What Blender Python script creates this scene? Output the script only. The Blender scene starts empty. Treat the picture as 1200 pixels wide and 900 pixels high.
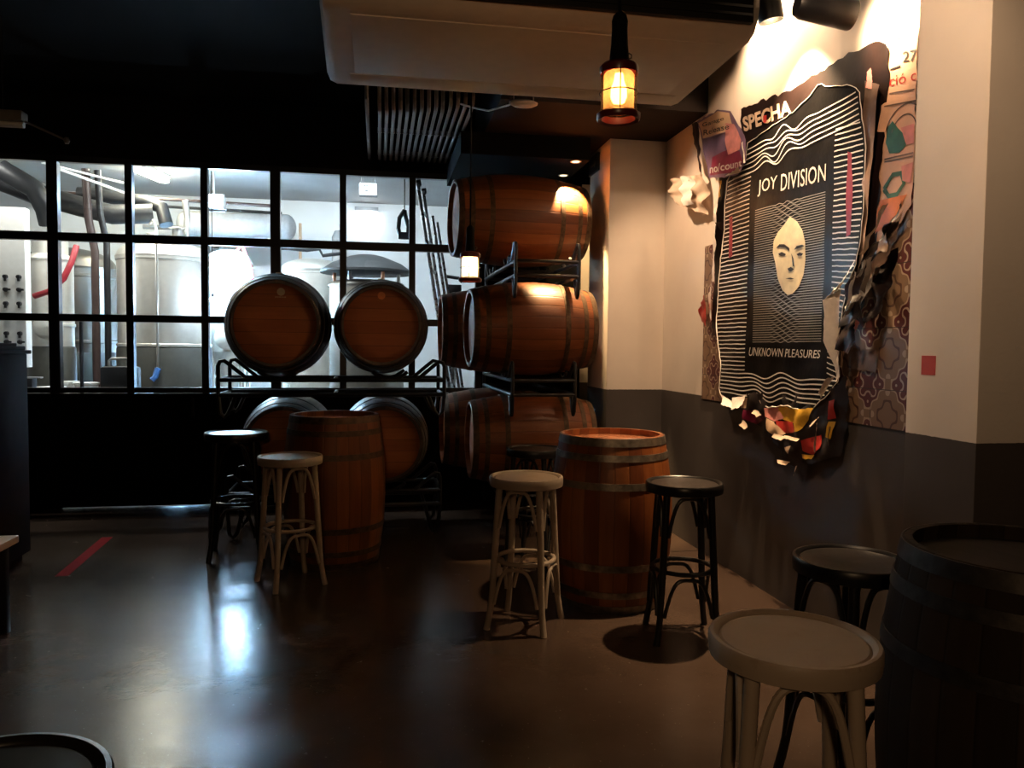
import bpy, bmesh, math, random
from math import sin, cos, pi, radians, sqrt, atan2
from mathutils import Vector, Matrix, noise
from mathutils.geometry import delaunay_2d_cdt

random.seed(7)
scene = bpy.context.scene
COL = scene.collection

# ------------------------------------------------------------------ camera
CAM_H, YAW, PITCH, ROLL, FPX = 1.43, radians(9.9), radians(2.7), radians(0.55), 900.0
FWD = Vector((sin(YAW)*cos(PITCH), cos(YAW)*cos(PITCH), -sin(PITCH)))
_r0 = Vector((cos(YAW), -sin(YAW), 0)); _u0 = _r0.cross(FWD)
RGT = _r0*cos(ROLL) + _u0*sin(ROLL)
UPV = -_r0*sin(ROLL) + _u0*cos(ROLL)
cam_data = bpy.data.cameras.new('camera'); cam = bpy.data.objects.new('camera', cam_data); COL.objects.link(cam)
cam_data.sensor_fit = 'HORIZONTAL'; cam_data.sensor_width = 36.0; cam_data.lens = 36.0*FPX/1200
cam_data.clip_start = 0.02
m3 = Matrix((RGT, UPV, -FWD)).transposed().to_4x4()
cam.matrix_world = Matrix.Translation((0, 0, CAM_H)) @ m3
scene.camera = cam

WALL_X = 2.26          # poster wall, set back from the pier and the pillar
KW = WALL_X/2.10
def W(px, py, X=WALL_X):
    """a point measured on the photograph -> (y, z) on the poster wall"""
    d = FWD + RGT*((px-600)/FPX) - UPV*((py-450)/FPX)
    t = X/d.x
    return (d.y*t, CAM_H + d.z*t)

# ------------------------------------------------------------------ materials
def newmat(name):
    m = bpy.data.materials.new(name); m.use_nodes = True
    nt = m.node_tree; nt.nodes.clear()
    out = nt.nodes.new('ShaderNodeOutputMaterial')
    return m, nt, out
def N(nt, typ, **kw):
    n = nt.nodes.new(typ)
    for k, v in kw.items():
        if k in n.bl_rna.properties.keys(): setattr(n, k, v)
        else: n.inputs[k.replace('_', ' ')].default_value = v
    return n
def L(nt, a, b): nt.links.new(a, b)
def rgba(c): return (c[0], c[1], c[2], 1.0)
def math_(nt, op, a, b=None, c=None):
    n = nt.nodes.new('ShaderNodeMath'); n.operation = op
    for i, v in enumerate((a, b, c)):
        if v is None: continue
        if isinstance(v, (int, float)): n.inputs[i].default_value = v
        else: nt.links.new(v, n.inputs[i])
    return n.outputs[0]
def mixc(nt, fac, a, b):
    n = nt.nodes.new('ShaderNodeMix'); n.data_type = 'RGBA'
    for sock, v in ((n.inputs[0], fac), (n.inputs[6], a), (n.inputs[7], b)):
        if isinstance(v, (int, float)): sock.default_value = v
        elif isinstance(v, tuple): sock.default_value = rgba(v)
        else: nt.links.new(v, sock)
    return n.outputs[2]
def objco(nt):
    return nt.nodes.new('ShaderNodeTexCoord').outputs['Object']
def noise_tex(nt, vec, scale, detail=4, rough=0.55):
    n = nt.nodes.new('ShaderNodeTexNoise'); n.inputs['Scale'].default_value = scale
    n.inputs['Detail'].default_value = detail; n.inputs['Roughness'].default_value = rough
    nt.links.new(vec, n.inputs['Vector']); return n.outputs['Fac']
def ramp(nt, fac, stops):
    n = nt.nodes.new('ShaderNodeValToRGB'); e = n.color_ramp.elements
    while len(e) < len(stops): e.new(0.5)
    for i, (p, c) in enumerate(stops): e[i].position = p; e[i].color = rgba(c)
    nt.links.new(fac, n.inputs[0]); return n.outputs[0]
def bump(nt, h, strength, dist=0.01):
    n = nt.nodes.new('ShaderNodeBump'); n.inputs['Strength'].default_value = strength; n.inputs['Distance'].default_value = dist
    nt.links.new(h, n.inputs['Height']); return n.outputs['Normal']

def simple(name, col, rough=0.5, metal=0.0, var=0.12, scale=18, spec=0.5, bmp=0.0, rvar=0.1):
    m, nt, out = newmat(name)
    b = nt.nodes.new('ShaderNodeBsdfPrincipled')
    co = objco(nt); f = noise_tex(nt, co, scale)
    dark = tuple(c*(1-var) for c in col); lite = tuple(min(1, c*(1+var)) for c in col)
    L(nt, ramp(nt, f, [(0.3, dark), (0.7, lite)]), b.inputs['Base Color'])
    L(nt, math_(nt, 'ADD', math_(nt, 'MULTIPLY', f, rvar), rough-rvar/2), b.inputs['Roughness'])
    b.inputs['Metallic'].default_value = metal; b.inputs['Specular IOR Level'].default_value = spec
    if bmp: L(nt, bump(nt, f, bmp), b.inputs['Normal'])
    L(nt, b.outputs[0], out.inputs[0])
    return m

def emit(name, col, strength):
    m, nt, out = newmat(name)
    e = nt.nodes.new('ShaderNodeEmission'); e.inputs[0].default_value = rgba(col); e.inputs[1].default_value = strength
    L(nt, e.outputs[0], out.inputs[0]); return m

def wall_paint():
    m, nt, out = newmat('two_tone_wall_paint')
    b = nt.nodes.new('ShaderNodeBsdfPrincipled'); co = objco(nt)
    sx = nt.nodes.new('ShaderNodeSeparateXYZ'); L(nt, co, sx.inputs[0])
    f = noise_tex(nt, co, 3.0, 6); f2 = noise_tex(nt, co, 60, 2)
    up = ramp(nt, f, [(0.3, (0.70, 0.62, 0.54)), (0.7, (0.76, 0.68, 0.59))])
    lo = ramp(nt, f, [(0.3, (0.060, 0.050, 0.045)), (0.7, (0.075, 0.062, 0.056))])
    edge = math_(nt, 'ADD', sx.outputs['Z'], math_(nt, 'MULTIPLY', f2, 0.004))
    sel = math_(nt, 'GREATER_THAN', edge, 1.107)
    L(nt, mixc(nt, sel, lo, up), b.inputs['Base Color'])
    b.inputs['Roughness'].default_value = 0.62
    L(nt, bump(nt, f2, 0.08, 0.004), b.inputs['Normal'])
    L(nt, b.outputs[0], out.inputs[0]); return m

def concrete():
    m, nt, out = newmat('polished_concrete')
    b = nt.nodes.new('ShaderNodeBsdfPrincipled'); co = objco(nt)
    sx = nt.nodes.new('ShaderNodeSeparateXYZ'); L(nt, co, sx.inputs[0])
    f = noise_tex(nt, co, 0.9, 8, 0.6); f2 = noise_tex(nt, co, 9, 6, 0.65); f3 = noise_tex(nt, co, 70, 3)
    base = ramp(nt, f, [(0.30, (0.040, 0.025, 0.018)), (0.5, (0.072, 0.045, 0.032)), (0.70, (0.105, 0.069, 0.050))])
    c = mixc(nt, math_(nt, 'MULTIPLY', f2, 0.35), base, (0.055, 0.038, 0.028))
    spk = math_(nt, 'GREATER_THAN', f3, 0.70)
    c = mixc(nt, math_(nt, 'MULTIPLY', spk, 0.35), c, (0.30, 0.25, 0.2))
    # sawn joints across the slab
    jy = math_(nt, 'ABSOLUTE', math_(nt, 'SUBTRACT', math_(nt, 'MODULO', math_(nt, 'ADD', sx.outputs['Y'], 22.91), 4.0), 0.0))
    j = math_(nt, 'LESS_THAN', jy, 0.018)
    c = mixc(nt, math_(nt, 'MULTIPLY', j, 0.95), c, (0.012, 0.010, 0.008))
    L(nt, c, b.inputs['Base Color'])
    L(nt, math_(nt, 'ADD', math_(nt, 'ADD', math_(nt, 'MULTIPLY', f2, 0.16), math_(nt, 'MULTIPLY', f3, 0.06)), 0.13), b.inputs['Roughness'])
    b.inputs['Specular IOR Level'].default_value = 0.34
    L(nt, bump(nt, math_(nt, 'ADD', f2, math_(nt, 'MULTIPLY', f3, 0.25)), 0.05, 0.02), b.inputs['Normal'])
    L(nt, b.outputs[0], out.inputs[0]); return m

def oak(name, c0, c1, c2, n=26, rough=0.42, spec=0.45):
    """barrel staves: colour steps round the axis, grain along it"""
    m, nt, out = newmat(name)
    b = nt.nodes.new('ShaderNodeBsdfPrincipled'); co = objco(nt)
    sx = nt.nodes.new('ShaderNodeSeparateXYZ'); L(nt, co, sx.inputs[0])
    ang = math_(nt, 'ARCTAN2', sx.outputs['Y'], sx.outputs['X'])
    a = math_(nt, 'MULTIPLY', math_(nt, 'ADD', ang, pi), n/(2*pi))
    idx = math_(nt, 'FLOOR', a); fr = math_(nt, 'FRACT', a)
    wn = nt.nodes.new('ShaderNodeTexWhiteNoise'); wn.noise_dimensions = '1D'; L(nt, idx, wn.inputs['W'])
    mp = nt.nodes.new('ShaderNodeMapping'); mp.inputs['Scale'].default_value = (22, 22, 1.6); L(nt, co, mp.inputs['Vector'])
    g = noise_tex(nt, mp.outputs[0], 1.5, 6, 0.6)
    t = math_(nt, 'ADD', math_(nt, 'MULTIPLY', wn.outputs['Value'], 0.45), math_(nt, 'MULTIPLY', g, 0.55))
    c = ramp(nt, t, [(0.2, c0), (0.5, c1), (0.8, c2)])
    d = math_(nt, 'MINIMUM', fr, math_(nt, 'SUBTRACT', 1.0, fr))
    seam = math_(nt, 'LESS_THAN', d, 0.03)
    c = mixc(nt, math_(nt, 'MULTIPLY', seam, 0.4), c, tuple(v*0.15 for v in c0))
    L(nt, c, b.inputs['Base Color'])
    L(nt, math_(nt, 'ADD', math_(nt, 'MULTIPLY', g, 0.25), rough-0.12), b.inputs['Roughness'])
    b.inputs['Specular IOR Level'].default_value = spec
    hh = math_(nt, 'ADD', math_(nt, 'MULTIPLY', g, 0.3), math_(nt, 'MINIMUM', math_(nt, 'MULTIPLY', d, 12), 1.0))
    L(nt, bump(nt, hh, 0.22, 0.004), b.inputs['Normal'])
    L(nt, b.outputs[0], out.inputs[0]); return m

def planks(name, c0, c1, width=0.09, rough=0.5, axis='X', grain=(24, 1.6, 8)):
    m, nt, out = newmat(name)
    b = nt.nodes.new('ShaderNodeBsdfPrincipled'); co = objco(nt)
    sx = nt.nodes.new('ShaderNodeSeparateXYZ'); L(nt, co, sx.inputs[0])
    a = math_(nt, 'DIVIDE', math_(nt, 'ADD', sx.outputs[axis], 10.0), width)
    idx = math_(nt, 'FLOOR', a); fr = math_(nt, 'FRACT', a)
    wn = nt.nodes.new('ShaderNodeTexWhiteNoise'); wn.noise_dimensions = '1D'; L(nt, idx, wn.inputs['W'])
    mp = nt.nodes.new('ShaderNodeMapping'); mp.inputs['Scale'].default_value = grain; L(nt, co, mp.inputs['Vector'])
    g = noise_tex(nt, mp.outputs[0], 2.0, 6, 0.6)
    t = math_(nt, 'ADD', math_(nt, 'MULTIPLY', wn.outputs['Value'], 0.4), math_(nt, 'MULTIPLY', g, 0.6))
    c = ramp(nt, t, [(0.2, c0), (0.8, c1)])
    d = math_(nt, 'MINIMUM', fr, math_(nt, 'SUBTRACT', 1.0, fr))
    c = mixc(nt, math_(nt, 'MULTIPLY', math_(nt, 'LESS_THAN', d, 0.02), 0.6), c, tuple(v*0.2 for v in c0))
    L(nt, c, b.inputs['Base Color']); b.inputs['Roughness'].default_value = rough
    L(nt, bump(nt, g, 0.15, 0.004), b.inputs['Normal'])
    L(nt, b.outputs[0], out.inputs[0]); return m

def cement_tiles():
    m, nt, out = newmat('patterned_cement_tile')
    b = nt.nodes.new('ShaderNodeBsdfPrincipled'); co = objco(nt)
    sx = nt.nodes.new('ShaderNodeSeparateXYZ'); L(nt, co, sx.inputs[0])
    S = 0.28
    u = math_(nt, 'DIVIDE', math_(nt, 'ADD', sx.outputs['Y'], 20.0), S); v = math_(nt, 'DIVIDE', math_(nt, 'ADD', sx.outputs['Z'], 20.0), S)
    cu = math_(nt, 'COSINE', math_(nt, 'MULTIPLY', u, 2*pi)); cv = math_(nt, 'COSINE', math_(nt, 'MULTIPLY', v, 2*pi))
    f1 = math_(nt, 'ADD', cu, cv)                                    # lattice of rings
    cu2 = math_(nt, 'COSINE', math_(nt, 'MULTIPLY', u, 6*pi)); cv2 = math_(nt, 'COSINE', math_(nt, 'MULTIPLY', v, 6*pi))
    f2 = math_(nt, 'MULTIPLY', cu2, cv2)
    f = math_(nt, 'ADD', f1, math_(nt, 'MULTIPLY', f2, 0.55))
    c = mixc(nt, math_(nt, 'GREATER_THAN', f, 0.15), (0.19, 0.115, 0.07), (0.085, 0.014, 0.016))
    band = math_(nt, 'LESS_THAN', math_(nt, 'ABSOLUTE', math_(nt, 'SUBTRACT', f, 0.15)), 0.19)
    c = mixc(nt, band, c, (0.38, 0.28, 0.20))
    band2 = math_(nt, 'LESS_THAN', math_(nt, 'ABSOLUTE', math_(nt, 'SUBTRACT', f, 1.25)), 0.16)
    c = mixc(nt, band2, c, (0.40, 0.31, 0.24))
    band3 = math_(nt, 'LESS_THAN', math_(nt, 'ABSOLUTE', math_(nt, 'ADD', f, 1.1)), 0.25)
    c = mixc(nt, band3, c, (0.07, 0.03, 0.02))
    fu = math_(nt, 'FRACT', math_(nt, 'ADD', u, 0.08)); fv = math_(nt, 'FRACT', math_(nt, 'ADD', v, 0.09))
    g = math_(nt, 'MAXIMUM', math_(nt, 'LESS_THAN', fu, 0.012), math_(nt, 'LESS_THAN', fv, 0.012))
    c = mixc(nt, g, c, (0.02, 0.014, 0.012))
    L(nt, c, b.inputs['Base Color']); b.inputs['Roughness'].default_value = 0.5
    L(nt, b.outputs[0], out.inputs[0]); return m

def glass_pane():
    m, nt, out = newmat('window_glass')
    t = nt.nodes.new('ShaderNodeBsdfTransparent'); t.inputs[0].default_value = (0.93, 0.96, 0.97, 1)
    g = nt.nodes.new('ShaderNodeBsdfGlossy'); g.inputs['Roughness'].default_value = 0.02
    fr = nt.nodes.new('ShaderNodeFresnel'); fr.inputs['IOR'].default_value = 1.45
    mx = nt.nodes.new('ShaderNodeMixShader'); L(nt, fr.outputs[0], mx.inputs[0]); L(nt, t.outputs[0], mx.inputs[1]); L(nt, g.outputs[0], mx.inputs[2])
    L(nt, mx.outputs[0], out.inputs[0]); return m

def lamp_glass(name, col, fac):
    m, nt, out = newmat(name)
    t = nt.nodes.new('ShaderNodeBsdfTransparent'); t.inputs[0].default_value = rgba(col)
    g = nt.nodes.new('ShaderNodeBsdfTranslucent'); g.inputs[0].default_value = rgba(col)
    mx = nt.nodes.new('ShaderNodeMixShader'); mx.inputs[0].default_value = fac
    co = objco(nt); f = noise_tex(nt, co, 60, 2)
    L(nt, math_(nt, 'ADD', math_(nt, 'MULTIPLY', f, 0.3), fac-0.15), mx.inputs[0])
    L(nt, t.outputs[0], mx.inputs[1]); L(nt, g.outputs[0], mx.inputs[2])
    L(nt, mx.outputs[0], out.inputs[0]); return m

def steel(name, col=(0.62, 0.62, 0.61), rough=0.3):
    m, nt, out = newmat(name)
    b = nt.nodes.new('ShaderNodeBsdfPrincipled'); co = objco(nt)
    mp = nt.nodes.new('ShaderNodeMapping'); mp.inputs['Scale'].default_value = (3, 3, 60); L(nt, co, mp.inputs['Vector'])
    f = noise_tex(nt, mp.outputs[0], 1.0, 4)
    b.inputs['Base Color'].default_value = rgba(col); b.inputs['Metallic'].default_value = 1
    L(nt, math_(nt, 'ADD', math_(nt, 'MULTIPLY', f, 0.2), rough-0.1), b.inputs['Roughness'])
    L(nt, b.outputs[0], out.inputs[0]); return m

def distressed(name, top, under, rough=0.5):
    m, nt, out = newmat(name)
    b = nt.nodes.new('ShaderNodeBsdfPrincipled'); co = objco(nt)
    f = noise_tex(nt, co, 14, 8, 0.7); f2 = noise_tex(nt, co, 5, 3)
    k = ramp(nt, f, [(0.60, (0, 0, 0)), (0.72, (1, 1, 1))])
    c = mixc(nt, f2, top, tuple(v*0.8 for v in top))
    L(nt, mixc(nt, math_(nt, 'MULTIPLY', k, 0.45), c, under), b.inputs['Base Color'])
    L(nt, math_(nt, 'ADD', math_(nt, 'MULTIPLY', f, 0.25), rough-0.12), b.inputs['Roughness'])
    L(nt, bump(nt, f, 0.12, 0.003), b.inputs['Normal'])
    L(nt, b.outputs[0], out.inputs[0]); return m

M = {}
M['wall'] = wall_paint()
M['floor'] = concrete()
M['black'] = simple('black_paint', (0.006, 0.0056, 0.0052), 0.8, spec=0.03)
M['soffit'] = simple('warm_lit_black_paint', (0.014, 0.009, 0.007), 0.75, spec=0.12)  # black paint, browned by warm lamp light put into its colour
M['blackmetal'] = simple('black_steel', (0.012, 0.012, 0.014), 0.35, spec=0.5)
M['rack'] = simple('rack_black_enamel', (0.008, 0.008, 0.010), 0.38, spec=0.45)
M['oak'] = oak('barrel_oak', (0.105, 0.024, 0.006), (0.18, 0.047, 0.010), (0.27, 0.088, 0.022))
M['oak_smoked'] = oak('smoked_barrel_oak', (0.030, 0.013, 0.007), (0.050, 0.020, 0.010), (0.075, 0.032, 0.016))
M['hoop_rust'] = simple('brown_rusted_hoop', (0.10, 0.060, 0.035), 0.5, 0.6, var=0.4, scale=26, bmp=0.1)
M['oak_dark'] = oak('stained_barrel_oak', (0.018, 0.012, 0.009), (0.030, 0.020, 0.014), (0.045, 0.030, 0.02), rough=0.65, spec=0.12)
M['head'] = planks('barrel_head_oak', (0.22, 0.056, 0.016), (0.36, 0.105, 0.030), 0.085, 0.68)
M['head_dark'] = planks('dark_barrel_head', (0.022, 0.015, 0.012), (0.036, 0.025, 0.019), 0.085, 0.85)
M['hoop'] = simple('galvanised_hoop', (0.24, 0.20, 0.16), 0.42, 0.85, var=0.4, scale=26, bmp=0.12)
M['hoop_dark'] = simple('blackened_hoop', (0.045, 0.04, 0.038), 0.5, 0.7, var=0.4, scale=26, bmp=0.1)
M['cork'] = simple('cork_bung', (0.5, 0.3, 0.14), 0.7)
M['white_wood'] = distressed('worn_white_paint', (0.46, 0.36, 0.27), (0.20, 0.12, 0.07), 0.5)
M['white_seat'] = distressed('worn_white_seat', (0.37, 0.27, 0.19), (0.24, 0.14, 0.08), 0.5)
M['black_wood'] = distressed('black_lacquer', (0.010, 0.009, 0.009), (0.03, 0.022, 0.018), 0.32)
M['black_seat'] = distressed('black_lacquer_seat', (0.022, 0.017, 0.015), (0.016, 0.012, 0.009), 0.32)
M['ac_white'] = simple('yellowed_plastic', (0.78, 0.68, 0.58), 0.5, var=0.04)
M['ac_black'] = simple('dark_grille_plastic', (0.008, 0.008, 0.008), 0.6)
M['glass'] = glass_pane()
M['steel'] = steel('brushed_stainless', (0.62, 0.61, 0.58), 0.38)
M['steel_pale'] = simple('pale_satin_steel', (0.80, 0.78, 0.72), 0.36, 0.7, var=0.05)
M['lower_shade'] = simple('olive_lower_shade', (0.050, 0.050, 0.042), 0.5)  # shade low on the tanks, put into a dark colour
M['steel_dim'] = steel('dull_stainless', (0.30, 0.28, 0.25), 0.42)
M['alu'] = simple('ladder_aluminium', (0.40, 0.41, 0.43), 0.28, 0.9, var=0.05)
M['brew_wall'] = simple('brewery_white_wall', (0.80, 0.82, 0.83), 0.6, var=0.03, scale=3)
M['brew_ceil'] = simple('brewery_grey_ceiling', (0.30, 0.30, 0.29), 0.7, var=0.05, scale=3)
M['brew_floor'] = simple('brewery_floor', (0.35, 0.34, 0.33), 0.4)
M['grey_plastic'] = simple('grey_plastic', (0.30, 0.31, 0.32), 0.5)
M['white_plastic'] = simple('white_plastic', (0.78, 0.78, 0.76), 0.45, var=0.04)
M['dark_plastic'] = simple('dark_plastic', (0.016, 0.017, 0.020), 0.45)
M['hood'] = simple('dark_hood_sheet', (0.022, 0.023, 0.024), 0.6, 0.0)
M['red_hose'] = simple('red_hose_rubber', (0.32, 0.018, 0.028), 0.4)
M['blue_hose'] = simple('blue_hose_rubber', (0.05, 0.16, 0.45), 0.4)
M['brown_pipe'] = simple('brown_pipe', (0.055, 0.034, 0.030), 0.45)
M['copper'] = simple('copper_fitting', (0.75, 0.33, 0.18), 0.3, 1.0)
M['conduit'] = simple('grey_conduit', (0.17, 0.14, 0.12), 0.40, 0.2)
M['red_lamp'] = simple('dark_red_bakelite', (0.10, 0.010, 0.008), 0.32)
M['rubber'] = simple('black_rubber', (0.006, 0.006, 0.006), 0.8, spec=0.1)
M['fitting'] = simple('cream_fitting', (0.45, 0.36, 0.28), 0.4)
M['tape'] = simple('red_floor_tape', (0.26, 0.009, 0.016), 0.7, spec=0.05)
M['bench_top'] = planks('bench_top_wood', (0.66, 0.40, 0.26), (0.80, 0.52, 0.36), 0.12, 0.4)
M['cabinet'] = simple('dark_red_wood', (0.012, 0.005, 0.0035), 0.8, var=0.3, scale=8, spec=0.06)
M['tiles'] = cement_tiles()
M['red_sticker'] = simple('red_sticker', (0.46, 0.05, 0.03), 0.5, var=0.06)
M['sign_dark'] = simple('dark_green_sign', (0.012, 0.022, 0.016), 0.4)
M['sign_pale'] = simple('pale_sign_mark', (0.30, 0.30, 0.22), 0.5)
# papers
M['p_black'] = simple('black_print_paper', (0.006, 0.0055, 0.0055), 0.36, var=0.35, scale=9, spec=0.08, bmp=0.25)
M['p_white'] = simple('white_print', (0.62, 0.58, 0.54), 0.5, var=0.06)
M['p_grey'] = simple('grey_print', (0.33, 0.31, 0.29), 0.5, var=0.1)
M['p_edge'] = simple('torn_paper_edge', (0.74, 0.68, 0.62), 0.7, var=0.08, scale=40)
M['p_cream'] = simple('cream_paper', (0.52, 0.40, 0.30), 0.6, var=0.18, scale=10, bmp=0.2)
M['p_face'] = simple('pale_face_print', (0.66, 0.58, 0.40), 0.5, var=0.14, scale=16)
M['p_dark'] = simple('dark_brown_poster_paper', (0.010, 0.0045, 0.0038), 0.5, var=0.5, scale=7, bmp=0.2, spec=0.2)
M['p_brown'] = simple('brown_glossy_paper', (0.15, 0.095, 0.07), 0.35, var=0.6, scale=6, bmp=0.3)
M['p_peach'] = simple('peach_poster_paper', (0.62, 0.37, 0.25), 0.5, var=0.12, scale=9, bmp=0.2)
M['p_red'] = simple('red_print', (0.42, 0.028, 0.022), 0.45, var=0.2)
M['p_crimson'] = simple('crimson_smear', (0.20, 0.008, 0.022), 0.45, var=0.3)
M['p_orange'] = simple('orange_print', (0.60, 0.17, 0.04), 0.5, var=0.15)
M['p_yellow'] = simple('yellow_print', (0.62, 0.34, 0.03), 0.45, var=0.15)
M['p_green'] = simple('green_print', (0.03, 0.10, 0.05), 0.5, var=0.4, scale=12)
M['p_pink'] = simple('pink_print', (0.58, 0.22, 0.20), 0.5, var=0.2)
M['p_purple'] = simple('purple_print', (0.16, 0.10, 0.17), 0.4, var=0.35, scale=8)
M['p_violet'] = simple('wine_print', (0.20, 0.015, 0.055), 0.4, var=0.4, scale=10)
M['p_tan'] = simple('tan_print', (0.62, 0.42, 0.27), 0.5, var=0.08)
M['p_letter'] = simple('sand_letter_print', (0.50, 0.37, 0.27), 0.5, var=0.3, scale=20)
M['p_ink'] = simple('black_ink', (0.012, 0.008, 0.008), 0.5)

# ------------------------------------------------------------------ mesh helpers
class MB:
    def __init__(s): s.v = []; s.f = []
    def add(s, vs, fs):
        o = len(s.v); s.v += [tuple(v) for v in vs]; s.f += [tuple(i+o for i in f) for f in fs]; return s
    def box(s, c, size, rot=None):
        x, y, z = (d/2 for d in size)
        vs = [Vector(p) for p in ((-x,-y,-z),(x,-y,-z),(x,y,-z),(-x,y,-z),(-x,-y,z),(x,-y,z),(x,y,z),(-x,y,z))]
        if rot is not None: vs = [rot @ v for v in vs]
        c = Vector(c)
        return s.add([v+c for v in vs], [(0,3,2,1),(4,5,6,7),(0,1,5,4),(1,2,6,5),(2,3,7,6),(3,0,4,7)])
    def span(s, a, b):
        return s.box([(p+q)/2 for p, q in zip(a, b)], [abs(q-p) for p, q in zip(a, b)])
    def lathe(s, prof, n=32, mat=None, closed=False, cap0=False, cap1=False):
        vs = []
        for r, z in prof:
            for i in range(n):
                a = 2*pi*i/n; v = Vector((r*cos(a), r*sin(a), z)); vs.append(mat @ v if mat else v)
        fs = []; k = len(prof)
        for j in range(k if closed else k-1):
            for i in range(n):
                a, b = j*n+i, j*n+(i+1) % n; j2 = (j+1) % k
                fs.append((a, b, j2*n+(i+1) % n, j2*n+i))
        if cap0: fs.append(tuple(range(n-1, -1, -1)))
        if cap1: fs.append(tuple((k-1)*n+i for i in range(n)))
        return s.add(vs, fs)
    def tube(s, pts, r, n=8, closed=False):
        pts = [Vector(p) for p in pts]; k = len(pts)
        rr = r if isinstance(r, (list, tuple)) else [r]*k
        vs = []; up = None
        for i, p in enumerate(pts):
            a = pts[(i-1) % k] if (closed or i > 0) else p; b = pts[(i+1) % k] if (closed or i < k-1) else p
            t = (b-a).normalized()
            if up is None:
                up = Vector((0, 0, 1)) if abs(t.z) < 0.9 else Vector((1, 0, 0))
            u = (up - t*up.dot(t))
            if u.length < 1e-5: u = t.orthogonal()
            u.normalize(); up = u; w = t.cross(u)
            for q in range(n):
                a_ = 2*pi*q/n; vs.append(p + u*(rr[i]*cos(a_)) + w*(rr[i]*sin(a_)))
        fs = []
        for i in range(k if closed else k-1):
            i2 = (i+1) % k
            for q in range(n): fs.append((i*n+q, i*n+(q+1) % n, i2*n+(q+1) % n, i2*n+q))
        if not closed:
            fs.append(tuple(range(n-1, -1, -1))); fs.append(tuple((k-1)*n+q for q in range(n)))
        return s.add(vs, fs)
    def build(s, name, mat, parent=None, bevel=0.0, sharp=35, loc=None, flat=False):
        me = bpy.data.meshes.new(name); bm = bmesh.new()
        bv = [bm.verts.new(v) for v in s.v]
        for f in s.f:
            try: bm.faces.new([bv[i] for i in f])
            except ValueError: pass
        bmesh.ops.recalc_face_normals(bm, faces=bm.faces)
        if bevel:
            es = [e for e in bm.edges if len(e.link_faces) == 2 and e.calc_face_angle(0) > radians(40)]
            bmesh.ops.bevel(bm, geom=es, offset=bevel, segments=2, affect='EDGES', profile=0.6)
        for f in bm.faces: f.smooth = not flat
        for e in bm.edges:
            if len(e.link_faces) == 2 and e.calc_face_angle(0) > radians(sharp): e.smooth = False
        bm.to_mesh(me); bm.free()
        me.materials.append(mat)
        o = bpy.data.objects.new(name, me); COL.objects.link(o)
        if parent is not None: o.parent = parent
        if loc is not None: o.location = loc
        return o

def tag(o, label, cat, group=None):
    o['label'] = label; o['category'] = cat
    if group: o['group'] = group
    return o
def thing(name, label, cat, loc=(0, 0, 0), rotz=0.0, group=None):
    o = bpy.data.objects.new(name, None); o.empty_display_size = 0.1; COL.objects.link(o)
    o.location = loc; o.rotation_euler = (0, 0, rotz)
    return tag(o, label, cat, group)
def struct(o): o['kind'] = 'structure'; return o
def copy_tree(o, parent=None):
    c = o.copy(); COL.objects.link(c)
    if parent is not None: c.parent = parent
    for ch in [x for x in COL.objects if x.parent == o]: copy_tree(ch, c)
    return c
def place(o, loc, rot=(0, 0, 0), label=None, group=None, scale=None):
    o.location = loc; o.rotation_euler = rot
    if label: o['label'] = label
    if group: o['group'] = group
    if scale: o.scale = (scale,)*3
    return o
def arc(c, r, a0, a1, n, plane='xz'):
    out = []
    for i in range(n+1):
        a = a0+(a1-a0)*i/n
        if plane == 'xz': out.append((c[0]+r*cos(a), c[1], c[2]+r*sin(a)))
        elif plane == 'yz': out.append((c[0], c[1]+r*cos(a), c[2]+r*sin(a)))
        else: out.append((c[0]+r*cos(a), c[1]+r*sin(a), c[2]))
    return out

# ------------------------------------------------------------------ room shell
BY = 7.13                                  # face of the glazed partition
struct(MB().span((-4.3, -3.2, -0.12), (4.2, 7.15, 0)).build('floor', M['floor']))
struct(MB().span((-4.3, -3.2, 3.55), (4.2, 7.2, 3.67)).build('ceiling', M['black']))
struct(MB().span((-4.42, -3.2, 0), (-4.3, 7.2, 3.6)).build('wall_left', M['black']))
struct(MB().span((-4.3, -3.32, 0), (4.2, -3.2, 3.6)).build('wall_front', M['black']))
struct(MB().span((4.2, -3.2, 0), (4.32, 2.4, 3.6)).build('wall_side', M['black']))
# poster wall, pier with its corner, pillar
struct(MB().span((WALL_X, 2.62, 0), (2.5, 7.2, 3.6)).build('wall_right', M['wall']))
struct(MB().span((2.10, 2.40, 0), (4.3, 2.775, 3.6)).build('wall_pier', M['wall'], bevel=0.006))
struct(MB().span((1.795, 5.90, 0), (2.28, 6.47, 3.4)).build('pillar', M['wall'], bevel=0.006))
# partition: lower panel, sliding door leaf with a gap under it, black head wall, return at the right
struct(MB().span((-4.3, BY, 0), (-2.70, BY+0.08, 1.0)).build('wall_back', M['black']))
struct(MB().span((-1.46, BY, 0), (1.90, BY+0.08, 1.0)).build('wall_back_low', M['black']))
struct(MB().span((-4.3, BY, 2.98), (2.3, BY+0.08, 3.6)).build('wall_back_head', M['black']))
struct(MB().span((0.93, BY+0.002, 1.0), (1.90, BY+0.08, 2.98)).build('wall_back_right', M['black']))
struct(MB().span((1.90, BY, 0), (2.28, BY+0.08, 2.98)).build('wall_back_corner', M['wall']))
d1 = MB().span((-2.70, BY+0.015, 0.011), (-1.46, BY+0.05, 1.0)).build('door_1', M['black']); struct(d1)
hb = MB().tube([(-1.60, BY-0.03, 0.80), (-1.60, BY-0.03, 0.96)], 0.012).build('door_handle', M['blackmetal'], d1)
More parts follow.
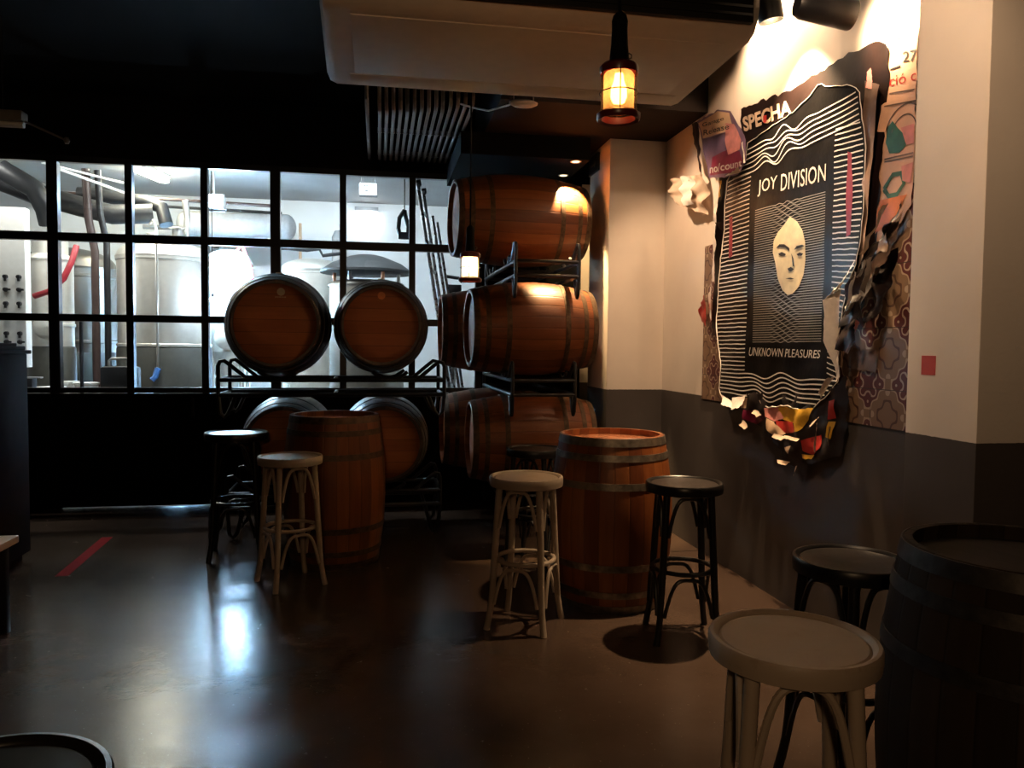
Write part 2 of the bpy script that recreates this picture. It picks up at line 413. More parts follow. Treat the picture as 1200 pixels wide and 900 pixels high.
# soffit over the pillar, fascia with downlights behind it
struct(MB().span((0.80, 5.12, 3.08), (2.27, 6.48, 3.56)).build('ceiling_soffit', M['soffit']))
struct(MB().span((0.62, 5.92, 2.91), (1.64, 7.14, 3.079)).build('ceiling_beam', M['black']))

# glazed partition
win = bpy.data.objects.new('window_1', None); COL.objects.link(win); struct(win)
fr = MB()
xs = [-3.92, -3.318, -2.716, -2.113, -1.498, -0.90, -0.313, 0.306, 0.92]
wide = {2: 0.085, 5: 0.085}
for i, x in enumerate(xs):
    w = wide.get(i, 0.058)
    fr.span((x-w/2, BY-0.01, 1.0), (x+w/2, BY+0.06, 3.0))
for z, h in ((1.03, 0.045), (1.652, 0.062), (2.338, 0.07), (2.99, 0.05)):
    fr.span((-4.2, BY-0.005, z-h/2), (0.95, BY+0.055, z+h/2))
fr.build('window_frame', M['blackmetal'], win)
gl = MB()
for a, b in zip(xs[:-1], xs[1:]):
    for z0, z1 in ((1.03, 1.65), (1.65, 2.34), (2.34, 2.99)):
        gl.add([(a, BY+0.03, z0), (b, BY+0.03, z0), (b, BY+0.03, z1), (a, BY+0.03, z1)], [(0, 1, 2, 3)])
gl.build('window_panes', M['glass'], win)

# brewery shell
struct(MB().span((-8.0, BY+0.06, -0.12), (3.2, 11.1, 0)).build('floor_brewery', M['brew_floor']))
struct(MB().span((-8.0, 11.0, 0), (3.2, 11.1, 3.7)).build('wall_brewery_back', M['brew_wall']))
struct(MB().span((-8.1, BY+0.06, 0), (-8.0, 11.1, 3.7)).build('wall_brewery_left', M['brew_wall']))
struct(MB().span((3.2, BY+0.06, 0), (3.3, 11.1, 3.7)).build('wall_brewery_right', M['brew_wall']))
struct(MB().span((-8.0, BY+0.06, 3.42), (3.2, 11.1, 3.6)).build('ceiling_brewery', M['brew_ceil']))
struct(MB().span((-8.0, 7.75, 3.20), (3.2, 8.0, 3.42)).build('ceiling_brewery_beam', M['brew_ceil']))
struct(MB().span((-4.35, 8.0, 3.2), (-4.1, 11.0, 3.42)).build('ceiling_brewery_rib', M['brew_ceil']))

# ------------------------------------------------------------------ barrels
def make_barrel(name, label, length=0.93, R=0.36, rh=0.29, body=None, head=None, hoop=None, group=None):
    body, head, hoop = body or M['oak'], head or M['head'], hoop or M['hoop']
    t = thing(name, label, 'barrel', group=group)
    def rad(z):
        s = 2*z/length-1
        return rh + (R-rh)*(1-abs(s)**1.9)
    n = 52; prof = []
    K = 26
    prof.append((rh-0.024, 0.0)); prof.append((rh-0.006, -0.001))
    for i in range(K+1):
        z = 0.004+(length-0.008)*i/K; prof.append((rad(z), z))
    prof.append((rh-0.006, length+0.001)); prof.append((rh-0.024, length))
    prof.append((rh-0.024+0.006, length-0.045)); prof.append((rh-0.018, 0.045))
    MB().lathe(prof, n, closed=True).build('barrel_body', body, t)
    for zc, up in ((0.036, -1), (length-0.036, 1)):
        h = MB(); h.lathe([(0.0005, zc+up*0.001), (rh*0.55, zc+up*0.002), (rh-0.030, zc), (rh-0.017, zc-up*0.004)], n)
        h.build('barrel_head', head, t)
    for z, w in ((0.022, 0.044), (0.105, 0.036), (0.255, 0.038), (length-0.255, 0.038), (length-0.105, 0.036), (length-0.022, 0.044)):
        z0, z1 = z-w/2, z+w/2
        z0c, z1c = max(z0, 0.001), min(z1, length-0.001)
        MB().lathe([(rad(z0c)+0.0005, z0c), (rad(z0c)+0.0035, z0c), (rad(z1c)+0.0035, z1c), (rad(z1c)+0.0005, z1c)], n, closed=True).build('hoop', hoop, t)
    bz = length/2
    mt = Matrix.Translation((R-0.006, 0, bz)) @ Matrix.Rotation(pi/2, 4, 'Y')
    MB().lathe([(0.028, 0), (0.026, 0.016), (0.022, 0.018)], 16, mat=mt, cap1=True).build('bung', M['cork'], t)
    return t
LST = 'barrels stacked on the racks'
STY = -radians(90)
# lying barrels: local z is the axis.  left stack lies along +Y (heads to the room)
def lie_y(o, x, y0, zc, yaw=0.0, spin=0.0):
    o.rotation_mode = 'QUATERNION'
    mt = Matrix.Rotation(yaw, 3, 'Z') @ Matrix.Rotation(-pi/2, 3, 'X') @ Matrix.Rotation(spin, 3, 'Z')
    o.rotation_quaternion = mt.to_quaternion(); o.location = (x, y0, zc); return o
def lie_x(o, x0, y, zc, yaw=0.0, spin=0.0):
    o.rotation_mode = 'QUATERNION'
    mt = Matrix.Rotation(yaw, 3, 'Z') @ Matrix.Rotation(pi/2, 3, 'Y') @ Matrix.Rotation(spin, 3, 'Z')
    o.rotation_quaternion = mt.to_quaternion(); o.location = (x0, y, zc); return o

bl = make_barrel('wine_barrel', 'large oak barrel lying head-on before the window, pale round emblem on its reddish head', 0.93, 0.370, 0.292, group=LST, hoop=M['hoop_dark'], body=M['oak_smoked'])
lie_y(bl, -0.676, 5.33, 1.575, yaw=radians(3.5), spin=-pi/2)
# emblem on the head, as seen on the photograph: a pale round mark over a thin line of small print
em = MB(); zc = 0.0345
em.lathe([(0.0005, zc-0.0022), (0.026, zc-0.0022), (0.026, zc-0.0002)], 24, mat=Matrix.Translation((0.215, 0.035, 0)))
em.build('head_emblem', M['p_cream'], bl)
em = MB()
for k in range(9): em.box((0.180, -0.0+0.008*k, zc-0.001), (0.007, 0.005, 0.002))
em.build('head_small_print', M['p_letter'], bl)
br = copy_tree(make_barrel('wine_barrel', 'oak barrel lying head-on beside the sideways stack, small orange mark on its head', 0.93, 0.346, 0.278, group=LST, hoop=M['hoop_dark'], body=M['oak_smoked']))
proto_r = [o for o in COL.objects if o.name == 'wine_barrel.001'][0]
lie_y(br, 0.022, 5.36, 1.575, yaw=radians(0), spin=-pi/2)
em = MB(); em.lathe([(0.0005, zc-0.0022), (0.026, zc-0.0022), (0.026, zc-0.0002)], 24, mat=Matrix.Translation((0.205, 0.0, 0)))
em.build('head_emblem', M['p_orange'], br)
lie_y(proto_r, -0.672, 5.70, 0.712, spin=-pi/2); proto_r['label'] = 'lower oak barrel behind the far black stool, under the emblem barrel, curved rim showing'
b4 = lie_y(copy_tree(proto_r), 0.05, 5.70, 0.712, spin=-pi/2); b4['label'] = 'lower oak barrel mostly hidden behind the far upright barrel, beneath the orange-marked barrel'
# right stack lies along X
bm = make_barrel('wine_barrel', 'middle row barrel of the sideways stack, front one, warm lamp light along its top', 0.96, 0.365, 0.296, group=LST, hoop=M['hoop_rust'])
lie_x(bm, 0.69, 5.93, 1.58, yaw=radians(2), spin=radians(118))
b = lie_x(copy_tree(bm), 0.53, 6.69, 1.58, spin=radians(40)); b['label'] = 'middle row barrel of the sideways stack, rear one showing only its dark left end'
b = lie_x(copy_tree(bm), 0.70, 5.95, 0.712, spin=radians(75)); b['label'] = 'bottom barrel of the sideways stack behind the mid white stool, with a narrow paper strip'
st = MB()
for i in range(12):
    a0, a1 = radians(-75+i*6), radians(-75+(i+1)*6); r_ = 0.352
    st.add([(r_*cos(a0), r_*sin(a0), 0.285), (r_*cos(a1), r_*sin(a1), 0.285), (r_*cos(a1), r_*sin(a1), 0.318), (r_*cos(a0), r_*sin(a0), 0.318)], [(0, 1, 2, 3)])
lab = st.build('paper_label', M['p_letter'], b)
lab.rotation_euler = (0, 0, radians(75))
b = lie_x(copy_tree(bm), 0.55, 6.71, 0.712, spin=radians(10)); b['label'] = 'bottom rear barrel of the sideways stack, nearly hidden in the dark'
bt = make_barrel('wine_barrel', 'topmost barrel of the sideways stack, right end glaring under a downlight', 1.08, 0.372, 0.300, group=LST, hoop=M['hoop_rust'])
lie_x(bt, 0.592, 6.24, 2.468, yaw=radians(4), spin=radians(30))
# upright barrels
M['head_sheen'] = planks('varnish_sheen_barrel_head', (0.42, 0.15, 0.07), (0.66, 0.28, 0.15), 0.085, 0.16)  # smooth head, made paler: reflected light put into the colour
bn = make_barrel('barrel_table', 'bright upright oak barrel between mid white stool and the black stool by the wall', 0.95, 0.345, 0.292, None, M['head_sheen'], group='upright barrels used as tables')
place(bn, (1.315, 4.20, 0.0), (0, 0, 0.6))
bf = make_barrel('barrel_table', 'dim upright oak barrel behind the far white stool', 0.98, 0.335, 0.285, hoop=M['hoop_rust'], group='upright barrels used as tables')
place(bf, (-0.285, 5.23, 0.0), (0, 0, 1.9))
bd = make_barrel('barrel_table', 'very dark upright barrel at the right edge, before the pier', 0.94, 0.336, 0.282, M['oak_dark'], M['head_dark'], M['hoop_dark'], group='upright barrels used as tables')
place(bd, (1.610, 1.657, 0.0), (0, 0, 0.3))

# ------------------------------------------------------------------ barrel racks
def make_rack(label, length=1.56, R=0.36, foot=0.15):
    t = thing('barrel_rack', label, 'rack', group='black steel barrel racks')
    hl, hy = length/2, 0.235
    for sy in (-1, 1):
        y = sy*hy
        f = MB()
        f.tube([(-hl, y, 0.0), (hl, y, 0.0)], 0.016)
        f.tube([(-hl, y, 0.105), (hl, y, 0.105)], 0.016)
        f.build('side_rail', M['rack'], t)
        for sx in (-1, 1):
            e = MB()      # bent end loop: post, rounded top, brace leaning back to the rail
            x = sx*hl
            e.tube([(x, y, -0.02), (x, y, 0.20), (x-sx*0.012, y, 0.232), (x-sx*0.04, y, 0.238), (x-sx*0.07, y, 0.215), (x-sx*0.20, y, 0.105)], 0.014)
            e.build('end_loop', M['rack'], t)
            g = MB()
            g.tube([(x, y, 0.0), (x-sx*0.015, y, -foot+0.025), (x-sx*0.04, y, -foot), (x-sx*0.065, y, -foot+0.025), (x-sx*0.12, y, 0.0)], 0.014)
            g.build('foot', M['rack'], t)
        for bx in (-length/4+0.0, length/4):
            c = MB()
            pts = [(bx+0.3*R*1.0*(i/8.0-0.5)*2*1.15, y, 0.107+0.105*((i/8.0-0.5)*2)**2*0.55) for i in range(9)]
            c.tube(pts, 0.013)
            c.build('cradle', M['rack'], t)
    for x in (-hl, 0.0, hl):
        for z in (0.0, 0.105):
            MB().tube([(x, -hy, z), (x, hy, z)], 0.014).build('cross_bar', M['rack'], t)
    return t
rk = make_rack('black steel rack at window height carrying the two head-on barrels')
place(rk, (-0.31, 5.80, 1.085), (0, 0, radians(1.0)))
fk = make_rack('floor rack', foot=0.217)
place(fk, (-0.31, 6.09, 0.232), (0, 0, 0), 'black steel floor rack under the two head-on lower barrels, in the dark')
place(copy_tree(fk), (1.215, 6.31, 0.232), (0, 0, radians(90)), 'black steel floor rack at the foot of the sideways barrel stack')
place(copy_tree(rk), (1.205, 6.31, 1.085), (0, 0, radians(90)), 'black steel rack under the middle row of the sideways stack')
place(copy_tree(rk), (1.215, 6.28, 1.955), (0, 0, radians(90)), 'black steel rack under the topmost barrel, pointed end loop beside the far lamp')

# ------------------------------------------------------------------ stools
def make_stool(label, wood, seatm, group):
    t = thing('bar_stool', label, 'bar stool', group=group)
    H, R = 0.775, 0.19
    MB().lathe([(R-0.014, H-0.052), (R-0.002, H-0.048), (R, H-0.03), (R, H-0.008), (R-0.004, H-0.001), (R-0.012, H), (R-0.020, H-0.006), (R-0.024, H-0.012), (R-0.024, H-0.045)], 48, closed=True).build('seat_rim', wood, t)
    MB().lathe([(0.0005, H-0.0125), (0.10, H-0.011), (R-0.03, H-0.008), (R-0.0235, H-0.013), (R-0.0235, H-0.035), (0.0005, H-0.037)], 48).build('seat', seatm, t)
    def lr(z):                              # leg axis radius at height z
        s = 1-z/0.74
        return 0.150+0.048*s+0.022*max(0, s-0.80)**1.4*8
    for i in range(4):
        a = i*pi/2
        pts = [(lr(z)*cos(a), lr(z)*sin(a), z) for z in (0.0, 0.03, 0.07, 0.12, 0.2, 0.32, 0.45, 0.58, 0.68, 0.735)]
        MB().tube(pts, [0.0165, 0.016, 0.0155, 0.0155, 0.016, 0.017, 0.0175, 0.0175, 0.0175, 0.0175], 12).build('leg', wood, t)
    zr = 0.345; rr = lr(zr)-0.027
    MB().tube(arc((0, 0, zr), rr, 0, 2*pi*35/36, 35, 'xy'), 0.0115, 10, closed=True).build('foot_ring', wood, t)
    def arch(a0, z0, z1, rad_in):
        pts = []
        for k in range(19):
            s = (k/18.0-0.5)*2
            ang = a0+pi/4+s*(pi/4-0.10)
            ang = a0+pi/4+(abs(s)**0.72)*(1 if s > 0 else -1)*(pi/4-0.12)
            z = z0+(z1-z0)*(1-abs(s)**3.2)
            r_ = lr(z)*(0.985) - rad_in*(1-abs(s))
            pts.append((r_*cos(ang), r_*sin(ang), z))
        return pts
    for i in range(4):
        MB().tube(arch(i*pi/2, 0.52, 0.708, 0.028), 0.0095, 8).build('upper_brace', wood, t)
        MB().tube(arch(i*pi/2, 0.135, 0.318, 0.030), 0.0095, 8).build('lower_brace', wood, t)
    return t
GW, GB = 'worn white bentwood bar stools', 'black bentwood bar stools'
sw = make_stool('white bentwood bar stool nearest the camera, beside the dark right barrel', M['white_wood'], M['white_seat'], GW)
place(sw, (0.942, 1.60, 0), (0, 0, radians(27)))
place(copy_tree(sw), (0.752, 3.855, 0), (0, 0, radians(15)), 'white bentwood bar stool left of the bright upright barrel')
place(copy_tree(sw), (-0.518, 4.735, 0), (0, 0, radians(73)), 'white bentwood bar stool standing before the far dim barrel')
sb = make_stool('black bentwood bar stool right of the bright upright barrel, close to the wall', M['black_wood'], M['black_seat'], GB)
place(sb, (1.502, 3.59, 0), (0, 0, radians(35)))
place(copy_tree(sb), (1.531, 2.261, 0), (0, 0, radians(60)), 'black bentwood bar stool between near white stool and dark right barrel', scale=0.972)
place(copy_tree(sb), (-0.945, 5.43, 0), (0, 0, radians(50)), 'far black bentwood bar stool, seat mirroring the bluish window light', scale=1.09)
place(copy_tree(sb), (1.02, 4.93, 0), (0, 0, radians(10)), 'black bentwood bar stool half hidden behind the bright barrel and mid white stool')
place(copy_tree(sb), (1.535, 1.03, 0), (0, 0, radians(30)), 'black bentwood bar stool cut off at the bottom right corner')
place(copy_tree(sb), (-0.585, 1.20, 0), (0, 0, radians(30)), 'black bentwood bar stool cut off at the bottom left corner')

# ------------------------------------------------------------------ low bench, dark cabinet, tape
t = thing('low_bench', 'low bench with pale wooden top at the left edge', 'bench', (-1.80, 3.93, 0))
MB().span((-0.60, -0.24, 0.435), (0.03, 0.24, 0.47)).build('bench_top', M['bench_top'], t, bevel=0.004)
for x in (-0.56, -0.015):
    for y in (-0.2, 0.17):
        MB().span((x-0.02, y-0.02, 0), (x+0.02, y+0.02, 0.434)).build('leg', M['blackmetal'], t, bevel=0.003)
t = thing('cabinet', 'tall dark wooden cabinet with a moulded top at the left edge', 'cabinet', (-2.60, 5.27, 0))
MB().span((-0.34, -0.22, 0.06), (0.34, 0.22, 1.36)).build('carcass', M['cabinet'], t, bevel=0.008)
MB().span((-0.30, -0.19, 0.0), (0.30, 0.19, 0.06)).build('plinth', M['cabinet'], t)
tp = MB(); tp.span((-0.36, -0.24, 1.36), (0.36, 0.24, 1.385)); tp.span((-0.335, -0.215, 1.385), (0.335, 0.215, 1.41)); tp.span((-0.30, -0.18, 1.41), (0.30, 0.18, 1.43))
tp.build('moulded_top', M['cabinet'], t, bevel=0.006)
for sx in (-1, 1):
    dr = MB().span((min(sx*0.01, sx*0.32), -0.235, 0.12), (max(sx*0.01, sx*0.32), -0.221, 1.30)).build('door', M['cabinet'], t, bevel=0.004)
    MB().lathe([(0.0005, 0.02), (0.012, 0.016), (0.008, 0.0)], 12, mat=Matrix.Translation((sx*0.05, -0.235, 0.75)) @ Matrix.Rotation(pi/2, 4, 'X')).build('knob', M['blackmetal'], dr)
tag(MB().add([(0, 0, 0.0008), (0.075, 0, 0.0008), (0.02, 0.98, 0.0008), (-0.055, 0.98, 0.0008), (0, 0, 0.0001), (0.075, 0, 0.0001), (0.02, 0.98, 0.0001), (-0.055, 0.98, 0.0001)],
    [(0, 1, 2, 3), (4, 7, 6, 5), (0, 4, 5, 1), (1, 5, 6, 2), (2, 6, 7, 3), (3, 7, 4, 0)]).build('floor_tape', M['tape'], loc=(-1.955, 5.07, 0.0004)),
    'strip of red marking tape on the floor before the door', 'floor tape')

# ------------------------------------------------------------------ air conditioner
t = thing('air_conditioner', 'ceiling-hung off-white air conditioner with a black front grille', 'air conditioner', (0.515, 2.69, 2.43))
# side profile in (y,z): flat underside, front curving up
prof = [(0.36, 0.0), (-0.30, 0.0), (-0.345, 0.012), (-0.37, 0.04), (-0.38, 0.08), (-0.38, 0.215), (-0.36, 0.235), (0.36, 0.235), (0.37, 0.2), (0.37, 0.015)]
def ac_half(y): return 0.705 - max(0, (-y-0.05))*0.06
vs = []; fs = []; k = len(prof)
for x_in, sc in ((0.0, 1.0),):
    pass
cols = [(-1, 0.035), (-0.985, 0.01), (-0.95, 0.0), (0.95, 0.0), (0.985, 0.01), (1, 0.035)]
cy, cz = 0.0, 0.12
for s, inset in cols:
    for y, z in prof:
        hx = ac_half(y)*s
        yy = y-(1 if y > 0 else -1)*min(inset, abs(y)); zz = z+(inset if z < cz else -inset)*0.8
        vs.append((hx, yy, zz))
for j in range(len(cols)-1):
    for i in range(k): fs.append((j*k+i, j*k+(i+1) % k, (j+1)*k+(i+1) % k, (j+1)*k+i))
fs.append(tuple(range(k))); fs.append(tuple((len(cols)-1)*k+i for i in range(k-1, -1, -1)))
MB().add(vs, fs).build('casing', M['ac_white'], t)
g = MB(); g.span((-0.645, -0.392, 0.028), (0.645, -0.372, 0.222))
for i in range(7): g.span((-0.64, -0.398, 0.045+i*0.025), (0.64, -0.390, 0.053+i*0.025))
g.build('front_grille', M['ac_black'], t)
p = MB(); p.span((-0.62, 0.235, -0.004), (0.64, 0.345, 0.002)); p.build('rear_panel', M['ac_white'], t, bevel=0.002)
p = MB(); p.span((-0.60, -0.28, -0.003), (0.60, 0.225, 0.002)); p.build('service_panel', M['ac_white'], t, bevel=0.002)
for x in (-0.5, 0.5):
    for y in (-0.2, 0.25):
        MB().tube([(x, y, 0.23), (x, y, 1.12)], 0.006).build('hanger_rod', M['blackmetal'], t)
MB().box((0.40, 0.20, -0.005), (0.035, 0.008, 0.004)).build('badge', M['dark_plastic'], t)

# ------------------------------------------------------------------ caged pendant lamps
def make_lamp(label, glass, bulbm, top):
    t = thing('cage_lamp', label, 'pendant lamp', group='caged inspection lamps on cords')
    # z = 0 at the bottom of the guard
    MB().lathe([(0.056, 0.0), (0.060, 0.006), (0.060, 0.016), (0.052, 0.022), (0.046, 0.022), (0.046, 0.004)], 12, closed=True).build('guard_ring', M['red_lamp'], t)
    MB().lathe([(0.0385, 0.024), (0.041, 0.03), (0.041, 0.118), (0.036, 0.126)], 28).build('glass', glass, t)
    MB().lathe([(0.0005, 0.045), (0.016, 0.048), (0.022, 0.062), (0.021, 0.085), (0.014, 0.105), (0.011, 0.124), (0.0005, 0.125)], 20).build('bulb', bulbm, t)
    MB().lathe([(0.050, 0.122), (0.052, 0.128), (0.052, 0.140), (0.046, 0.147), (0.028, 0.152), (0.0005, 0.152)], 28).build('collar', M['red_lamp'], t)
    h = MB().lathe([(0.026, 0.150), (0.0255, 0.17), (0.0225, 0.20), (0.021, 0.24), (0.0215, 0.262), (0.018, 0.275), (0.008, 0.285), (0.0005, 0.286)], 20)
    h.build('handle', M['rubber'], t)
    c = MB()
    for i in range(6):
        a = i*pi/3+0.3
        c.tube([(0.0515*cos(a), 0.0515*sin(a), 0.012), (0.0505*cos(a), 0.0505*sin(a), 0.13)], 0.0017, 6)
    c.tube(arc((0, 0, 0.072), 0.051, 0, 2*pi*23/24, 23, 'xy'), 0.0017, 6, closed=True)
    c.build('cage', M['blackmetal'], t)
    hk = MB().tube([(0.027, 0, 0.165), (0.034, 0, 0.168), (0.034, 0, 0.176), (0.026, 0, 0.18)], 0.002, 6); hk.build('hook', M['hoop'], t)
    MB().tube([(0, 0, 0.28), (0, 0, top)], 0.004, 8).build('cord', M['rubber'], t)
    return t
glassA = lamp_glass('amber_lamp_glass', (0.95, 0.52, 0.22), 0.32)
glassB = lamp_glass('warm_lamp_glass', (1.0, 0.86, 0.62), 0.70)
la = make_lamp('caged pendant lamp glowing amber in front of the air conditioner', glassA, emit('lamp_bulb_amber', (1.0, 0.58, 0.24), 24), 3.55-2.04)
place(la, (0.633, 2.01, 2.04))
lb = make_lamp('caged pendant lamp glowing white between the stacked barrels', glassB, emit('lamp_bulb_warm', (1.0, 0.74, 0.40), 34), 3.55-1.765)
place(lb, (0.459, 3.90, 1.762))

# ------------------------------------------------------------------ spotlights over the posters
def make_spot(label, loc, aim, power, cone, col=(1.0, 0.68, 0.38), blend=0.6):
    t = thing('spotlight', label, 'spotlight', loc, group='black can spotlights over the posters')
    d = Vector(aim).normalized(); rot = d.to_track_quat('-Z', 'Y').to_matrix().to_4x4()
    # can opens along local -Z
    MB().lathe([(0.062, -0.135), (0.065, -0.128), (0.062, 0.0), (0.058, 0.10), (0.046, 0.125), (0.0005, 0.128)], 28, mat=rot).build('can', M['blackmetal'], t)
    MB().lathe([(0.062, -0.135), (0.057, -0.133), (0.050, -0.06), (0.0005, -0.055)], 28, mat=rot).build('reflector', M['steel'], t)
    MB().lathe([(0.0005, -0.085), (0.022, -0.082), (0.022, -0.06)], 16, mat=rot).build('bulb', emit('spot_bulb', (1, 0.75, 0.45), 30), t)
    MB().tube([(0, 0, 0.02), (0, 0, 3.55-loc[2])], 0.007).build('stem', M['blackmetal'], t)
    ld = bpy.data.lights.new('spot_light', 'SPOT'); lo = bpy.data.objects.new('spot_light', ld); COL.objects.link(lo)
    ld.energy = power; ld.spot_size = cone; ld.spot_blend = blend; ld.color = col; ld.shadow_soft_size = 0.03
    lo.matrix_world = Matrix.Translation(Vector(loc)+d*0.14) @ rot
    return t
make_spot('spotlight cut by the photo top, next to the air conditioner', (2.02, 3.85, 3.30), (0.20, 0.03, -1.0), 430, radians(88), blend=0.7)
make_spot('tilted black can spotlight in front of the glaring white wall', (1.93, 3.17, 2.93), (0.88, -0.06, -0.12), 60, radians(120), blend=0.6)
# four added spots out of view, no fixture seen: pillar, wall corner, posters and pier
for loc_, aim_, e_, cone_, bl_ in (((2.03, 4.25, 3.52), (2.26, 4.22, 3.25), 95, 118, 0.5), ((2.13, 4.50, 3.42), (1.93, 5.9, 1.9), 22, 56, 0.5), ((1.2, 4.9, 3.15), (2.26, 5.35, 1.9), 112, 68, 0.6), ((1.0, 2.15, 3.3), (2.25, 3.4, 1.6), 95, 78, 0.6)):
    ld = bpy.data.lights.new('added_spot', 'SPOT'); lo = bpy.data.objects.new('added_spot', ld); COL.objects.link(lo)
    ld.energy = e_; ld.spot_size = radians(cone_); ld.spot_blend = bl_; ld.color = (1.0, 0.66, 0.40); ld.shadow_soft_size = 0.03
    lo.location = loc_; lo.rotation_mode = 'QUATERNION'; lo.rotation_quaternion = (Vector(aim_)-lo.location).to_track_quat('-Z', 'Y')

# downlights in the beam behind the pillar
for i, (x, y, lab_) in enumerate(((1.54, 5.985, 'recessed downlight nearest the pillar'), (1.56, 6.48, 'recessed downlight further in, above the top barrel'))):
    t = thing('downlight', lab_, 'downlight', (x, y, 2.91), group='recessed downlights over the stack')
    MB().lathe([(0.045, -0.004), (0.042, -0.006), (0.032, -0.004), (0.032, 0.0), (0.045, 0.0)], 24, closed=True).build('trim_ring', M['white_plastic'], t)
    MB().lathe([(0.0005, -0.002), (0.032, -0.002)], 24).build('lamp_face', emit('downlight_lamp', (1, 0.8, 0.5), 3), t)
    ld = bpy.data.lights.new('down_light', 'SPOT'); lo = bpy.data.objects.new('down_light', ld); COL.objects.link(lo)
    ld.energy = (420, 90)[i]; ld.spot_size = radians((52, 50)[i]); ld.spot_blend = 0.25; ld.color = (1, 0.66, 0.30); ld.shadow_soft_size = 0.02
    lo.location = (x, y, 2.90); lo.rotation_mode = 'QUATERNION'; lo.rotation_quaternion = Vector(((-0.08, 0.06, -1.0), (0.50, 0.75, -0.85))[i]).to_track_quat('-Z', 'Y')

# ------------------------------------------------------------------ conduits and ceiling things
GC = 'grey conduits side by side under the ceiling'
cond = None
for i in range(14):
    f = i/13.0
    x0 = 0.01+f*0.64; y1 = 5.66-0.28*f
    if i % 5 == 4: y1 += 0.06
    m = MB(); z = 3.12
    up = 0.30
    m.tube([(0, 7.12, z), (0, y1+0.10, z), (-0.002, y1+0.035, z+0.01), (-0.004, y1, z+0.045), (-0.005, y1-0.005, z+0.43)], 0.0135, 8)
    o = m.build('conduit', M['conduit'], loc=(x0, 0, 0)); 
    tag(o, 'grey conduit in the close row of conduits under the dark ceiling', 'conduit', GC)
    for yy in (6.9, 6.2): MB().box((0, yy, z+0.005), (0.04, 0.02, 0.036)).build('clip', M['conduit'], o)
o = MB().tube([(0, 7.12, 3.12), (0, 5.55, 3.12), (0, 5.5, 3.14), (0, 5.48, 3.55)], 0.014, 8).build('conduit', M['conduit'], loc=(-0.08, 0, 0))
tag(o, 'single grey conduit standing apart, left of the close row', 'conduit')
# cable and oval fitting
tag(MB().tube([(0.55, 5.28, 3.08), (0.62, 5.15, 3.02), (0.70, 5.0, 2.96), (0.79, 4.75, 2.925), (0.83, 4.62, 2.915)], 0.006, 6).build('cable', M['white_plastic']), 'pale cable running from the conduits to the oval ceiling fitting', 'cable')
t = thing('ceiling_fitting', 'small oval fitting on two thin rods between conduits and pillar', 'ceiling fitting', (0.86, 4.62, 2.90))
mt = Matrix.Diagonal((1.0, 0.6, 1.0, 1.0))
MB().lathe([(0.0005, -0.018), (0.06, -0.018), (0.085, -0.006), (0.088, 0.004), (0.07, 0.012), (0.0005, 0.012)], 28, mat=mt).build('body', M['fitting'], t)
for x in (-0.06, 0.06): MB().tube([(x, 0, 0.01), (x, 0, 0.65)], 0.004, 6).build('rod', M['conduit'], t)
# batten at the top left
t = thing('batten_light', 'unlit batten light on a bracket near the top left corner', 'batten light', (-2.62, 5.6, 2.86))
MB().span((-0.55, -0.05, 0.02), (0.33, 0.05, 0.085)).build('housing', M['conduit'], t, bevel=0.008)
MB().tube([(-0.54, 0, 0.0), (0.325, 0, 0.0)], 0.02, 10).build('tube', M['white_plastic'], t)
MB().tube([(0.32, 0, 0.03), (0.56, 0.06, -0.07)], 0.007, 8).build('bracket_arm', M['conduit'], t)
MB().lathe([(0.012, -0.02), (0.020, 0.0), (0.012, 0.02)], 12, mat=Matrix.Translation((0.56, 0.06, -0.07)), cap0=True, cap1=True).build('arm_knob', M['conduit'], t)
for x in (-0.4, 0.2): MB().tube([(x, 0, 0.08), (x, 0, 0.69)], 0.005, 6).build('hanger', M['blackmetal'], t)
# exit sign on the pillar side
t = thing('exit_sign', 'small dark framed sign high on the left side of the pillar', 'sign', (1.795, 6.335, 2.965))
MB().span((-0.018, -0.155, -0.065), (-0.0005, 0.125, 0.08)).build('sign_panel', M['sign_dark'], t, bevel=0.003)
ar = MB(); ar.span((-0.0195, -0.06, -0.008), (-0.018, 0.075, 0.012)); ar.add([(-0.0195, -0.10, 0.002), (-0.0195, -0.055, 0.034), (-0.0195, -0.055, -0.03)], [(0, 1, 2)])
ar.build('arrow', M['sign_pale'], t)
# red sticker on the pier (its code left blank)
y0, z0 = W(1080, 439, 2.10); y1, z1 = W(1097, 417, 2.10)
tag(MB().span((-0.002, y1-y0, 0), (0.0004, 0, z1-z0)).build('sticker', M['red_sticker'], loc=(2.0996, y0, z0)), 'small red sticker on the pier, right of the posters', 'sticker')

